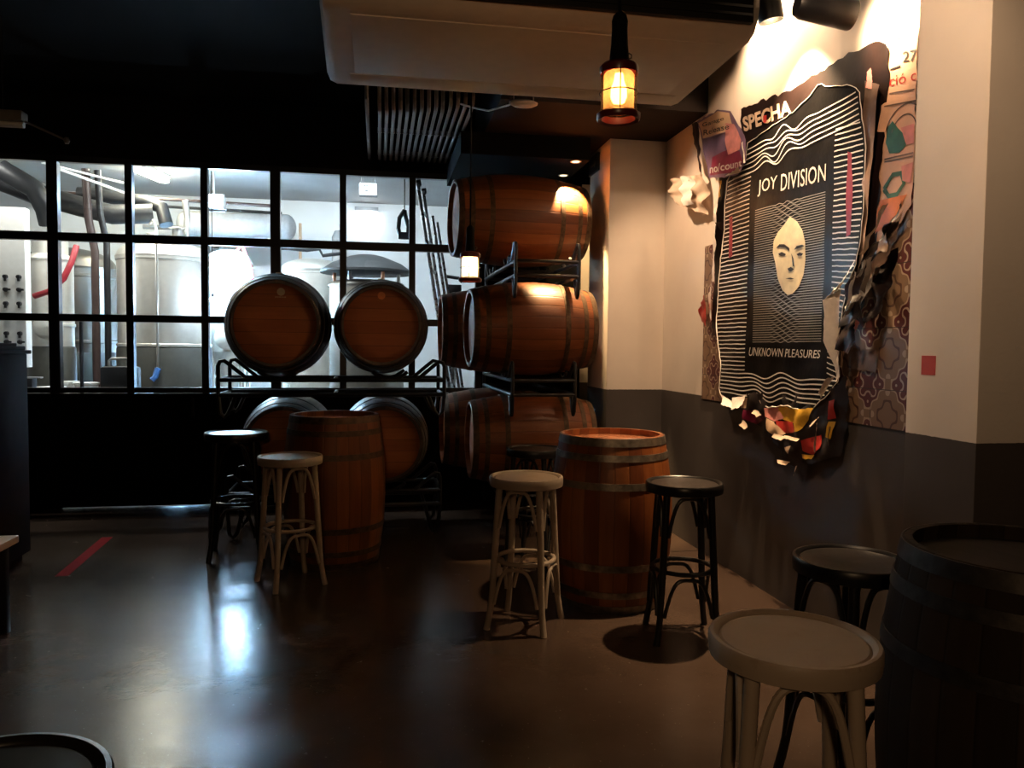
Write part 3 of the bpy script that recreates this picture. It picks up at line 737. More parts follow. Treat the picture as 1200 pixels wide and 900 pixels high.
# ------------------------------------------------------------------ brewery behind the glass
def make_tank(name, label, loc, r, ztop, zbot, shoulder, legs=4, cone=0.35, mat=None, group='stainless brewery tanks', bands=(), manway=None, neck=None, lower_shade=None):
    mat = mat or M['steel']
    t = thing(name, label, 'tank', loc, group=group)
    MB().lathe([(r, zbot), (r, ztop)], 48).build('shell', mat, t)
    dome = [(r+0.012, ztop-0.02), (r+0.016, ztop), (r+0.004, ztop+0.02)]
    for i in range(1, 9):
        a = i/8.0*pi/2; dome.append((max(0.0005, r*cos(a)), ztop+0.02+shoulder*sin(a)))
    MB().lathe(dome, 48).build('dome', mat, t)
    MB().lathe([(r, zbot), (r*0.96, zbot-0.04), (0.06, zbot-cone), (0.05, zbot-cone-0.05), (0.0005, zbot-cone-0.05)], 40).build('cone_bottom', mat, t)
    for i in range(legs):
        a = pi/4+i*2*pi/legs; x, y = 0.93*r*cos(a), 0.93*r*sin(a)
        MB().tube([(x, y, 0.0), (x, y, zbot+0.06)], 0.035, 12).build('leg', mat, t)
    for z in bands: MB().lathe([(r+0.001, z-0.02), (r+0.012, z-0.012), (r+0.012, z+0.012), (r+0.001, z+0.02)], 48).build('band', mat, t)
    if lower_shade: MB().lathe([(r+0.001, zbot), (r+0.012, zbot+0.01), (r+0.012, lower_shade-0.02), (r+0.001, lower_shade)], 48).build('lower_shade', M['lower_shade'], t)  # dark sleeve added for the shade on the lower shell
    if manway:
        a, z, rr = manway
        mt = Matrix.Rotation(a, 4, 'Z') @ Matrix.Translation((r-0.04, 0, z)) @ Matrix.Rotation(pi/2, 4, 'Y')
        MB().lathe([(rr, 0), (rr, 0.07), (rr*1.12, 0.075), (rr*1.12, 0.095), (rr*0.9, 0.11), (0.0005, 0.13)], 28, mat=mt).build('manway', mat, t)
    if neck:
        rr, h = neck; z = ztop+shoulder*0.95
        MB().lathe([(rr, z-0.1), (rr, z+h-0.05), (rr*1.15, z+h-0.05), (rr*1.15, z+h-0.02), (rr*0.8, z+h), (0.0005, z+h+0.01)], 28).build('neck', mat, t)
    return t
make_tank('brewery_tank', 'narrow tank with a tall neck beside the white switch panel', (-3.36, 8.75, 0), 0.21, 2.30, 0.75, 0.05, cone=0.30, lower_shade=1.40, neck=(0.165, 0.22), bands=(1.62,), manway=(-pi/2+0.25, 1.60, 0.12), mat=M['steel_pale'])
make_tank('brewery_tank', 'wide domed tank behind the leftmost mullions', (-3.55, 9.75, 0), 0.50, 2.30, 0.75, 0.22, bands=(2.2, 1.45), lower_shade=1.33, mat=M['steel_dim'])
t = make_tank('brewery_tank', 'large domed tank in the third window bay, thin rod down its front', (-2.31, 9.0, 0), 0.47, 2.37, 0.75, 0.17, bands=(2.34, 1.42), lower_shade=1.40, mat=M['steel_pale'])
MB().tube([(0.05, -0.49, 1.18), (0.05, -0.49, 2.62), (0.0, -0.42, 2.72), (-0.06, -0.30, 2.70)], 0.013, 8).build('sampling_rod', M['steel'], t)
MB().tube([(0.05, -0.49, 1.18), (0.03, -0.52, 1.09), (0.0, -0.53, 1.06)], 0.03, 8).build('blue_valve', M['blue_hose'], t)
MB().lathe([(0.05, 0.0), (0.05, 0.10), (0.06, 0.11), (0.0005, 0.12)], 16, mat=Matrix.Translation((-0.07, -0.2, 2.50))).build('top_port', M['steel'], t)
MB().lathe([(0.05, 0.0), (0.05, 0.16), (0.09, 0.17), (0.0005, 0.19)], 16, mat=Matrix.Translation((0.16, -0.1, 2.52))).build('top_port', M['steel'], t)
t = make_tank('brewery_tank', 'slim tank with red hoses left of the head-on barrels', (-1.80, 9.9, 0), 0.27, 2.42, 1.35, 0.15, bands=(2.36,), manway=(-pi/2+0.1, 1.52, 0.13), cone=0.6, mat=M['steel_pale'])
MB().tube([(0.10, -0.20, 2.52), (0.20, -0.25, 2.62), (0.30, -0.28, 2.35), (0.36, -0.30, 1.95), (0.34, -0.32, 1.5)], 0.018, 8).build('red_hose', M['red_hose'], t)
MB().tube([(0.24, -0.20, 2.30), (0.26, -0.24, 2.1), (0.29, -0.26, 1.85), (0.31, -0.28, 1.5)], 0.014, 8).build('red_hose', M['red_hose'], t)
MB().tube(arc((0.30, -0.30, 2.08), 0.11, 0.0, pi, 14, 'xz'), 0.014, 8).build('blue_hose', M['blue_hose'], t)
MB().lathe([(0.0005, 0.03), (0.065, 0.03), (0.07, 0.02), (0.07, 0)], 24, mat=Matrix.Translation((0.06, -0.29, 2.12)) @ Matrix.Rotation(pi/2, 4, 'X')).build('gauge', M['white_plastic'], t)
make_tank('brewery_tank', 'pale tank seen between the two head-on barrels', (-0.80, 9.9, 0), 0.38, 2.36, 0.9, 0.13, bands=(2.32,), mat=M['steel_pale'])
# mash tun with a dark hood
t = make_tank('mash_tun', 'tank under a broad dark conical hood, right of the pale tank', (-0.13, 9.0, 0), 0.42, 2.12, 0.9, 0.05, mat=M['steel_dim'])
MB().lathe([(0.52, 2.26), (0.52, 2.285), (0.40, 2.37), (0.20, 2.45), (0.12, 2.47), (0.0005, 2.475)], 40, cap0=True).build('hood', M['hood'], t)
for i in range(6):
    a = i*pi/3; MB().tube([(0.36*cos(a), 0.36*sin(a), 2.1), (0.36*cos(a), 0.36*sin(a), 2.27)], 0.02, 8).build('hood_post', M['copper'] if i % 2 else M['steel'], t)
# horizontal vessel high on the wall
t = thing('pressure_vessel', 'horizontal blue-grey vessel high on the brewery wall behind the glare', 'pressure vessel', (-1.75, 10.2, 2.93), group=None)
mt = Matrix.Rotation(pi/2, 4, 'Y')
pv = [(0.0005, -0.72)]+[(0.165*sin(a), -0.60-0.12*cos(a)) for a in [pi*i/16 for i in range(1, 9)]]+[(0.165*cos(a), 0.60+0.12*sin(a)) for a in [pi*i/16 for i in range(0, 8)]]+[(0.0005, 0.72)]
MB().lathe(pv, 32, mat=mt).build('shell', M['grey_plastic'], t)
MB().tube([(-0.95, -0.05, 0.20), (0.55, -0.05, 0.17)], 0.018, 8).build('pipe', M['dark_plastic'], t)
for x in (-0.4, 0.4): MB().span((x-0.03, -0.1, -0.2), (x+0.03, 0.78, -0.15)).build('wall_bracket', M['steel_dim'], t)
# white switch panel
t = thing('switch_panel', 'white panel with rows of dark switches at the far left window', 'control panel', (-3.655, 8.0, 0))
MB().span((-0.5, -0.06, 1.20), (0.385, 0.06, 2.70)).build('panel_box', M['white_plastic'], t, bevel=0.006)
for r_, z in enumerate((2.05, 1.93, 1.80, 1.67, 1.52, 1.44)):
    for c_ in range(5):
        x = 0.36-0.115*(c_+0.25)
        sw_ = MB(); sw_.lathe([(0.0005, 0.03), (0.018, 0.028), (0.022, 0.0)], 12, mat=Matrix.Translation((x, -0.06, z)) @ Matrix.Rotation(pi/2, 4, 'X'))
        if r_ % 2 == 0: sw_.box((x+0.004, -0.082, z-0.02), (0.018, 0.014, 0.045))
        else: sw_.box((x+0.022, -0.075, z), (0.045, 0.014, 0.018))
        sw_.build('switch', M['dark_plastic'], t)
for x in (-0.4, 0.3): MB().tube([(x, 0, 0), (x, 0, 1.22)], 0.03).build('post', M['steel_dim'], t)
tag(MB().tube([(-3.02, 8.5, 2.42), (-3.04, 8.42, 2.25), (-3.10, 8.38, 2.08), (-3.22, 8.36, 1.95), (-3.38, 8.40, 1.90)], 0.03, 10).build('hose', M['red_hose']), 'thick red hose hanging across the neck tank by the switch panel', 'hose')
# dark ducts and vertical duct
t = thing('duct', 'thick dark flexible ducts sagging under the brewery ceiling', 'duct', (0, 0, 0))
MB().tube([(-3.95, 8.9, 3.15), (-3.6, 9.0, 3.02), (-3.2, 9.1, 2.92), (-2.9, 9.2, 2.86), (-2.5, 9.3, 2.90)], 0.11, 14).build('hose_run', M['dark_plastic'], t)
MB().tube([(-3.75, 8.6, 3.18), (-3.45, 8.62, 3.0), (-3.36, 8.66, 2.80), (-3.35, 8.72, 2.66)], 0.10, 14).build('hose_run', M['dark_plastic'], t)
MB().tube([(-3.3, 9.35, 3.10), (-2.6, 9.4, 3.05), (-2.42, 9.35, 2.98), (-2.36, 9.3, 2.78)], 0.075, 14).build('hose_run', M['dark_plastic'], t)
t = thing('vertical_pipe', 'dark vertical pipe pair dropping between the domed tanks', 'pipe', (-2.93, 8.75, 0))
MB().tube([(0, 0, 0.0), (0, 0, 2.4), (-0.06, 0, 2.75), (-0.08, 0.0, 3.25)], 0.04, 12).build('pipe', M['brown_pipe'], t)
MB().tube([(0.10, 0.05, 0.0), (0.10, 0.05, 2.5), (0.04, 0.05, 2.8), (0.02, 0.05, 3.25)], 0.033, 12).build('pipe', M['dark_plastic'], t)
tag(MB().tube([(-4.6, 9.3, 3.12), (-1.2, 9.9, 3.14)], 0.02, 8).build('pipe', M['brown_pipe']), 'thin brown pipe running level across the brewery bays', 'pipe')
tag(MB().tube([(-3.0, 10.7, 2.95), (-1.9, 10.7, 2.95)], 0.03, 8).build('pipe', M['grey_plastic']), 'grey wall pipe behind the large domed tank', 'pipe')
tag(MB().tube([(-2.1, 9.05, 3.02), (-2.08, 9.05, 2.85), (-2.10, 9.05, 2.5)], 0.035, 10).build('pipe', M['steel']), 'bright bent pipe descending onto the large domed tank', 'pipe')
tag(MB().tube([(-3.05, 8.2, 3.12), (-2.60, 8.9, 3.02)], 0.014, 8).build('pipe', M['white_plastic']), 'short slanting white pipe under the brewery ceiling', 'pipe')
tag(MB().tube([(-3.25, 8.3, 3.20), (-2.72, 9.0, 3.17)], 0.012, 8).build('pipe', M['white_plastic']), 'upper slanting white pipe close under the brewery ceiling', 'pipe')
tag(MB().tube([(-1.02, 10.6, 3.05), (-1.02, 10.6, 0.0)], 0.02, 8).build('pipe', M['p_tan']), 'thin tan vertical pipe right of the horizontal vessel', 'pipe')
tag(MB().tube([(-0.51, 10.4, 0.0), (-0.51, 10.4, 2.86), (-0.515, 10.4, 2.94)], [0.09, 0.09, 0.05], 16).build('vent_pipe', M['grey_plastic']), 'grey round-topped vent pipe behind the window mullion', 'pipe')
tag(MB().tube([(-1.25, 9.6, 2.60), (-0.85, 9.6, 2.58), (-0.70, 9.6, 2.60), (-0.66, 9.6, 2.52), (-0.40, 9.6, 2.56)], 0.022, 8).build('pipe', M['dark_plastic']), 'dark pipework above the pale tank', 'pipe')
# hanging board and globe lamp
t = thing('hanging_board', 'small white board hanging from the brewery ceiling beam', 'board', (-0.11, 8.5, 3.12))
MB().span((-0.09, -0.01, -0.06), (0.09, 0.01, 0.06)).build('board', M['white_plastic'], t)
for x in (-0.07, 0.07): MB().tube([(x, 0, 0.05), (x, 0, 0.30)], 0.004, 6).build('hanger', M['dark_plastic'], t)
MB().tube(arc((-0.02, -0.014, 0.01), 0.03, 0.3, 5.5, 14, 'xz'), 0.006, 6).build('mark', M['dark_plastic'], t)
MB().span((-0.09, -0.03, -0.085), (0.10, 0.0, -0.07)).build('rail', M['dark_plastic'], t)
t = thing('wall_lamp', 'bright round lamp on the white brewery wall', 'wall lamp', (-0.16, 10.93, 3.20))
MB().lathe([(0.0005, -0.13), (0.10, -0.10), (0.14, 0.0), (0.13, 0.06), (0.08, 0.08), (0.0005, 0.08)], 28).build('globe', emit('globe_lamp', (0.96, 0.98, 1.0), 9), t)
MB().span((-0.16, -0.06, 0.10), (0.16, 0.06, 0.15)).build('bracket', M['grey_plastic'], t)
# harness and ladder
t = thing('hanging_harness', 'black harness hanging beside the ladder top', 'harness', (0.255, 7.75, 2.60))
MB().tube([(0, 0, 0.18), (-0.05, 0, 0.10), (-0.06, 0, 0.0), (-0.04, 0, -0.08), (0.03, 0, -0.08), (0.04, 0, 0.02), (0.01, 0, 0.12), (0, 0, 0.18)], 0.022, 8).build('strap', M['dark_plastic'], t)
MB().box((0.0, 0.0, -0.07), (0.12, 0.05, 0.07)).build('buckle_pack', M['dark_plastic'], t, bevel=0.01)
MB().tube([(0, 0, 0.17), (0, 0, 0.6)], 0.006, 6).build('cord', M['dark_plastic'], t)
t = thing('ladder', 'aluminium extension ladder leaning behind the glass beside the stacked barrels', 'ladder', (0, 0, 0))
tilt = Vector((0.36-0.845, 0.0, 3.02)); base = Vector((0.86, 7.62, 0.0))
for k, (dx, dy) in enumerate(((0.0, 0.0), (0.075, 0.38))):
    pp = [base+Vector((dx, dy, 0)), base+Vector((dx, dy, 0))+tilt]
    d_ = (pp[1]-pp[0]).normalized(); rot = d_.to_track_quat('Z', 'Y').to_matrix()
    MB().box((pp[0]+pp[1])/2, (0.10, 0.030, (pp[1]-pp[0]).length), rot).build('stile', M['alu'], t, bevel=0.004)
    q = base+Vector((dx+0.10, dy+0.03, 0)); MB().box((q+q+tilt*0.9)/2, (0.06, 0.026, tilt.length*0.9), rot).build('stile', M['alu'], t, bevel=0.004)
    MB().box(pp[1]+Vector((0.01, 0, 0.0)), (0.085, 0.05, 0.06), rot).build('end_cap', M['dark_plastic'], t, bevel=0.01)
for k in range(10):
    p0 = base+tilt*(0.06+k*0.095); MB().tube([p0, p0+Vector((0.075, 0.38, 0))], 0.015, 8).build('rung', M['alu'], t)
# bench with tubs, crate, handled box
t = thing('work_bench', 'steel bench under the brewery window sill holding white tubs', 'bench', (-3.05, 7.55, 0))
MB().span((-1.0, -0.20, 0.95), (0.95, 0.20, 0.985)).build('bench_top', M['steel_dim'], t, bevel=0.004)
for x in (-0.95, 0.90):
    for y in (-0.16, 0.16): MB().tube([(x, y, 0), (x, y, 0.955)], 0.02).build('leg', M['steel_dim'], t)
tubs = None
for (x, y, w, h, lab_) in ((-2.61, 7.53, 0.20, 0.085, 'white lidded tub on the brewery bench right of the thick mullion'), (-2.88, 7.47, 0.22, 0.05, 'flat white tray on the brewery bench left of the thick mullion'), (-2.80, 7.65, 0.16, 0.09, 'white tub half behind the thick mullion on the bench')):
    t = thing('tub', lab_, 'tub', (x, y, 0.9855), group='white tubs on the brewery bench')
    MB().lathe([(w*0.42, 0), (w*0.5, h)], 24, cap0=True).build('bowl', M['white_plastic'], t)
    MB().lathe([(w*0.53, h-0.012), (w*0.53, h+0.008), (0.0005, h+0.012)], 24).build('lid', M['white_plastic'], t)
t = thing('radio', 'small black box with round dials on the bench below the switch panel', 'radio', (-3.10, 7.55, 0.9855))
MB().span((-0.07, -0.05, 0.0), (0.05, 0.05, 0.13)).build('case', M['dark_plastic'], t, bevel=0.006)
for z in (0.035, 0.09): MB().lathe([(0.0005, 0.006), (0.016, 0.004), (0.016, 0)], 14, mat=Matrix.Translation((-0.03, -0.05, z)) @ Matrix.Rotation(pi/2, 4, 'X')).build('dial', M['white_plastic'], t)
MB().span((-0.06, -0.03, 0.13), (0.11, 0.03, 0.142)).build('lid', M['grey_plastic'], t)
t = thing('tool_case', 'dark case with a pale handle standing in the second window bay', 'case', (-2.33, 7.57, 0.9855))
MB().span((-0.16, -0.07, 0.0), (0.16, 0.07, 0.24)).build('shell', M['dark_plastic'], t, bevel=0.03)
MB().tube([(-0.10, 0, 0.22), (-0.10, 0, 0.29), (-0.08, 0, 0.31), (0.08, 0, 0.31), (0.10, 0, 0.29), (0.10, 0, 0.22)], 0.012, 8).build('handle', M['steel'], t)
t = thing('stand', 'steel stand under the dark case', 'stand', (-1.80, 8.05, 0))
MB().span((-0.45, -0.15, 0.87), (0.45, 0.15, 0.90)).build('top', M['steel_dim'], t)
for x in (-0.42, 0.42):
    for y in (-0.12, 0.12): MB().tube([(x, y, 0), (x, y, 0.88)], 0.018).build('leg', M['steel_dim'], t)
tag(MB().tube([(-2.56, 7.28, 0.0), (-2.56, 7.28, 1.62)], 0.016, 8).build('pole', M['dark_plastic']), 'thin dark pole standing right of the thick left mullion', 'pole')
t = thing('valve_rig', 'small dark valve fitting right of the ladder', 'valve', (0.80, 8.3, 0))
MB().tube([(0, 0, 0), (0, 0, 2.05)], 0.03, 10).build('post', M['steel_dim'], t)
MB().box((0.0, -0.02, 2.05), (0.16, 0.08, 0.10)).build('body', M['dark_plastic'], t, bevel=0.01)
MB().tube([(-0.10, -0.03, 2.19), (0.05, -0.03, 2.17), (0.09, -0.03, 2.13)], 0.018, 8).build('lever', M['dark_plastic'], t)

# brewery lights: lamps in view, plus added area fills and a rear flood
def batten(label, x0, y0, x1, y1, z, strength, col):
    t = thing('batten_light', label, 'batten light', ((x0+x1)/2, (y0+y1)/2, z), atan2(y1-y0, x1-x0))
    l = math.hypot(x1-x0, y1-y0)
    MB().span((-l/2, -0.06, 0.02), (l/2, 0.06, 0.06)).build('housing', M['white_plastic'], t, bevel=0.004)
    MB().span((-l/2+0.02, -0.05, -0.03), (l/2-0.02, 0.05, 0.02)).build('diffuser', emit('batten_diffuser', col, strength), t, bevel=0.01)
batten('lit batten glaring under the ceiling in the third window bay', -2.648, 8.95, -2.47, 9.72, 3.357, 170, (1.0, 0.93, 0.70))
# area fill lights added out of view behind the brewery's ceiling beam
for x_, e_, c_, w_ in ((-0.5, 85, (0.78, 0.91, 1.0), 2.2), (-4.3, 30, (1.0, 0.97, 0.9), 1.2)):
    ld = bpy.data.lights.new('brewery_fill', 'AREA'); lo = bpy.data.objects.new('brewery_fill', ld); COL.objects.link(lo)
    ld.shape = 'RECTANGLE'; ld.size = w_; ld.size_y = 0.12; ld.energy = e_; ld.color = c_; lo.location = (x_, 8.16, 3.385); lo.rotation_euler = (radians(38), 0, 0)
t = thing('work_lamp', 'tiny glaring lamp beside the slim tank with red hoses', 'work lamp', (-1.731, 8.6, 1.911))
MB().lathe([(0.0005, -0.025), (0.018, -0.018), (0.025, 0.0), (0.018, 0.018), (0.0005, 0.025)], 16).build('bulb', emit('work_lamp_bulb', (0.62, 0.80, 1.0), 1000), t)
MB().lathe([(0.012, 0.02), (0.014, 0.06), (0.0005, 0.07)], 12).build('socket', M['dark_plastic'], t)
MB().tube([(0, 0, 0.06), (0, 0, 1.5)], 0.004, 6).build('cord', M['rubber'], t)
t = thing('floodlight', 'bluish white floodlight glaring at the mullion', 'floodlight', (-1.765, 8.85, 2.99))
MB().span((-0.11, 0.0, -0.08), (0.11, 0.06, 0.08)).build('housing', M['grey_plastic'], t, bevel=0.006)
MB().span((-0.095, -0.004, -0.065), (0.095, 0.0, 0.065)).build('lens', emit('flood_lens', (0.50, 0.74, 1.0), 260), t)
MB().tube([(0, 0.04, 0.08), (0, 0.04, 0.44)], 0.01, 8).build('stem', M['grey_plastic'], t)
MB().span((-0.11, 0.08, -0.10), (0.11, 0.14, 0.06)).build('added_rear_head', M['grey_plastic'], t, bevel=0.006)  # second head, added to carry the wash light
ld = bpy.data.lights.new('added_tank_wash', 'SPOT'); lo = bpy.data.objects.new('added_tank_wash', ld); COL.objects.link(lo)  # added spot that brightens the slim tank and its floor reflection
ld.energy = 46000; ld.spot_size = radians(42); ld.spot_blend = 0.7; ld.color = (0.36, 0.66, 1.0); ld.shadow_soft_size = 0.09
lo.location = (-1.765, 8.85+0.17, 2.95); lo.rotation_mode = 'QUATERNION'; lo.rotation_quaternion = Vector((0.0, 0.9, -0.9)).to_track_quat('-Z', 'Y')
# more added area fills, behind the beam and between beam and glass
ld = bpy.data.lights.new('brewery_fill', 'AREA'); lo = bpy.data.objects.new('brewery_fill', ld); COL.objects.link(lo)
ld.shape = 'RECTANGLE'; ld.size = 1.0; ld.size_y = 0.12; ld.energy = 36; ld.color = (1.0, 0.97, 0.86); lo.location = (-2.15, 8.16, 3.39)
ld = bpy.data.lights.new('brewery_fill', 'AREA'); lo = bpy.data.objects.new('brewery_fill', ld); COL.objects.link(lo)
ld.shape = 'RECTANGLE'; ld.size = 2.2; ld.size_y = 0.12; ld.energy = 40; ld.color = (1.0, 0.97, 0.88); lo.location = (-2.9, 7.48, 3.39); lo.rotation_euler = (radians(35), 0, 0)

# ------------------------------------------------------------------ posters
def relief(y, z, amp, fq):
    return amp*(noise.noise((y*fq, z*fq, 3.1)) + 0.5*noise.noise((y*fq*2.3, z*fq*2.3, 9.7)) + 0.6)
def densify(poly, step, jit=0.0, rnd=None):
    out = []
    n = len(poly)
    for i in range(n):
        a, b = Vector(poly[i]), Vector(poly[(i+1) % n]); k = max(1, int((b-a).length/step))
        nrm = Vector((-(b-a).y, (b-a).x)); 
        if nrm.length: nrm.normalize()
        for j in range(k):
            p = a+(b-a)*(j/k)
            if rnd and j > 0: p = p+nrm*rnd.uniform(-jit, jit)
            out.append(p)
    return out
def fill(poly, step):
    """triangulate a closed outline with inner points so the sheet can buckle"""
    vs = [Vector(p) for p in poly]; n = len(vs)
    ys = [p[0] for p in vs]; zs = [p[1] for p in vs]
    def inside(y, z):
        c = False; j = n-1
        for i in range(n):
            if (vs[i][1] > z) != (vs[j][1] > z) and y < (vs[j][0]-vs[i][0])*(z-vs[i][1])/(vs[j][1]-vs[i][1])+vs[i][0]: c = not c
            j = i
        return c
    pts = list(vs); a = min(ys)+step/2; r = 0
    while a < max(ys):
        b = min(zs)+step/2
        while b < max(zs):
            if inside(a, b): pts.append(Vector((a, b)))
            b += step
        a += step
    v2, e2, f2, *_ = delaunay_2d_cdt(pts, [], [list(range(n))], 1, 1e-5)
    return [tuple(v) for v in v2], [tuple(f) for f in f2]
class Sheet:
    def __init__(s, off, amp, fq): s.off, s.amp, s.fq = off, amp, fq
    def p(s, y, z, d=0.0): return (WALL_X-s.off-relief(y, z, s.amp, s.fq)-d, y, z)
    def area(s, mb, poly, d=0.0, step=0.05, jit=0.0, seed=1):
        rnd = random.Random(seed)
        pl = densify(poly, step*0.7, jit, rnd) if (jit or step < 0.2) else poly
        v, f = fill(pl, step); mb.add([s.p(y, z, d) for y, z in v], f); return pl
    def line(s, mb, pts, w, d):
        """a printed line: narrow strip following the sheet"""
        vs = []; k = len(pts)
        for i, (y, z) in enumerate(pts):
            a = Vector(pts[max(0, i-1)]); b = Vector(pts[min(k-1, i+1)]); t = (b-a).normalized(); nv = Vector((-t.y, t.x))*w/2
            vs += [s.p(y+nv.x, z+nv.y, d), s.p(y-nv.x, z-nv.y, d)]
        mb.add(vs, [(2*i, 2*i+1, 2*i+3, 2*i+2) for i in range(k-1)])
    def text(s, mb, body, quad, d, shear=0.0, bold=0.0):
        cu = bpy.data.curves.new('tmp', 'FONT'); cu.body = body; cu.shear = shear; cu.offset = bold; cu.resolution_u = 3
        ob = bpy.data.objects.new('tmp', cu); COL.objects.link(ob); bpy.context.view_layer.update()
        me = bpy.data.meshes.new_from_object(ob.evaluated_get(bpy.context.evaluated_depsgraph_get()))
        xs_ = [v.co.x for v in me.vertices]; ys_ = [v.co.y for v in me.vertices]
        x0, x1, y0, y1 = min(xs_), max(xs_), min(ys_), max(ys_)
        bl_, br_, tr_, tl_ = [Vector(q) for q in quad]
        out = []
        for v in me.vertices:
            u = (v.co.x-x0)/(x1-x0); w = (v.co.y-y0)/(y1-y0)
            q = (bl_*(1-u)+br_*u)*(1-w)+(tl_*(1-u)+tr_*u)*w
            out.append(s.p(q.x, q.y, d))
        mb.add(out, [tuple(p_.vertices) for p_ in me.polygons])
        bpy.data.objects.remove(ob); bpy.data.meshes.remove(me); bpy.data.curves.remove(cu)
def up(pts): return [(y*KW, CAM_H+(z-CAM_H)*KW) for y, z in pts]
def WP(*pts): return [W(x, y) for x, y in pts]
def flap(mb, quad_px, lift, n=10, m=8, crumple=0.012, seed=0, off=0.02, power=1.6, fq=14):
    """a torn strip that stands away from the wall: quad a,b (attached edge) c,d (free edge)"""
    a, b, c, d = [Vector(W(*q)) for q in quad_px]; base = len(mb.v); vs = []
    for i in range(n+1):
        u = i/n
        for j in range(m+1):
            v = j/m
            q = (a*(1-u)+b*u)*(1-v)+(d*(1-u)+c*u)*v
            jit = 0.010*noise.noise((u*9+seed, v*7, 5)) if v > 0.9 or u in (0, 1) else 0
            h = off+lift*v**power+crumple*(noise.noise((q.x*fq+seed, q.y*fq, seed))+0.4)
            vs.append((WALL_X-max(0.004, h), q.x+jit, q.y+jit))
    fs = [(i*(m+1)+j, (i+1)*(m+1)+j, (i+1)*(m+1)+j+1, i*(m+1)+j+1) for i in range(n) for j in range(m)]
    return mb.add(vs, fs)
GP = 'layered torn posters on the wall'

# cement tile field under the posters
ya, yb = 2.79, 4.742*KW
tag(MB().span((WALL_X-0.008, ya, 1.085), (WALL_X-0.0005, yb, 2.15)).build('tile_panel', M['tiles']), 'maroon and beige patterned cement tile panel under the torn posters', 'tile panel')

# dark brown sheet with the block letters
sh = Sheet(0.012, 0.010, 2.2)
t = thing('poster', 'dark brown torn poster layer with sand-coloured block letters along its top', 'poster', group=GP)
mb = MB(); out = sh.area(mb, WP((872, 128), (888, 122), (905, 115), (920, 109), (935, 103), (950, 93), (965, 84), (985, 70), (1003, 61), (1022, 52), (1036, 49), (1043, 52), (1047, 85), (1043, 130), (1038, 180), (1030, 300), (1000, 380), (870, 380), (872, 250)), jit=0.012, seed=3)
mb.build('sheet', M['p_dark'], t, sharp=180)
mb = MB(); sh.text(mb, 'SPECHA', WP((876, 155), (932, 134), (931, 116), (874, 138)), 0.004, bold=0.035); mb.build('lettering', M['p_letter'], t, flat=True)
mb = MB(); sh.area(mb, WP((899, 136), (903, 135), (903, 143), (899, 144.5)), 0.0055, step=0.3); mb.build('red_mark', M['p_red'], t)
mb = MB(); flap(mb, [(1022, 85), (1026, 80), (1028, 105), (1022, 103)], 0.01); mb.build('red_smear', M['p_pink'], t)

# peach poster at the right
sh = Sheet(0.010, 0.008, 3.0)
t = thing('poster', 'peach poster with date number and green shapes at the right end of the wall', 'poster', group=GP)
mb = MB(); sh.area(mb, WP((1044, 52), (1062, 43), (1080, 35), (1075, 170), (1072, 240), (1050, 275), (1030, 320), (1010, 330), (1018, 220), (1036, 130)), jit=0.006, seed=5); mb.build('sheet', M['p_peach'], t, sharp=180)
mb = MB(); sh.text(mb, 'NOVE', WP((1052, 50), (1081, 37), (1081, 29), (1052, 42)), 0.003); mb.build('month_lettering', M['p_red'], t, flat=True)
mb = MB(); sh.text(mb, '27', WP((1062, 74), (1079, 71), (1079, 58), (1062, 61)), 0.003, bold=0.01); sh.line(mb, WP((1047, 82), (1059, 78)), 0.008, 0.003); mb.build('date_lettering', M['p_ink'], t, flat=True)
mb = MB(); sh.text(mb, 'ció c', WP((1046, 102), (1078, 94), (1078, 82), (1046, 90)), 0.003); mb.build('word_lettering', M['p_red'], t, flat=True)
mb = MB()
cyz = W(1063, 158)
for rr in (0.085, 0.13): sh.line(mb, [(cyz[0]+rr*cos(a*pi/18), cyz[1]+rr*sin(a*pi/18)) for a in range(2, 20)], 0.006, 0.003)
for a, b in (((1040, 125), (1078, 118)), ((1040, 190), (1074, 183)), ((1040, 187), (1074, 179)), ((1046, 110), (1076, 105))): sh.line(mb, WP(a, b), 0.006, 0.003)
mb.build('drawn_lines', M['p_brown'], t)
mb = MB(); sh.area(mb, WP((1050, 142), (1056, 150), (1064, 158), (1066, 170), (1058, 179), (1046, 180), (1042, 168), (1044, 150)), 0.0032); 
sh.line(mb, WP((1040, 222), (1050, 205), (1060, 203), (1064, 215), (1056, 228), (1046, 230), (1040, 222)), 0.022, 0.0032); mb.build('green_shapes', M['p_green'], t)
for pl in (((1060, 150), (1076, 145), (1075, 168), (1066, 170)), ((1060, 195), (1074, 190), (1072, 215), (1062, 212))):
    mb = MB(); sh.area(mb, WP(*pl), 0.0035); mb.build('pink_shape', M['p_pink'], t)
mb = MB(); sh.area(mb, WP((1036, 235), (1068, 228), (1055, 252), (1030, 275), (1032, 250)), 0.004); mb.build('red_patch', M['p_orange'], t)

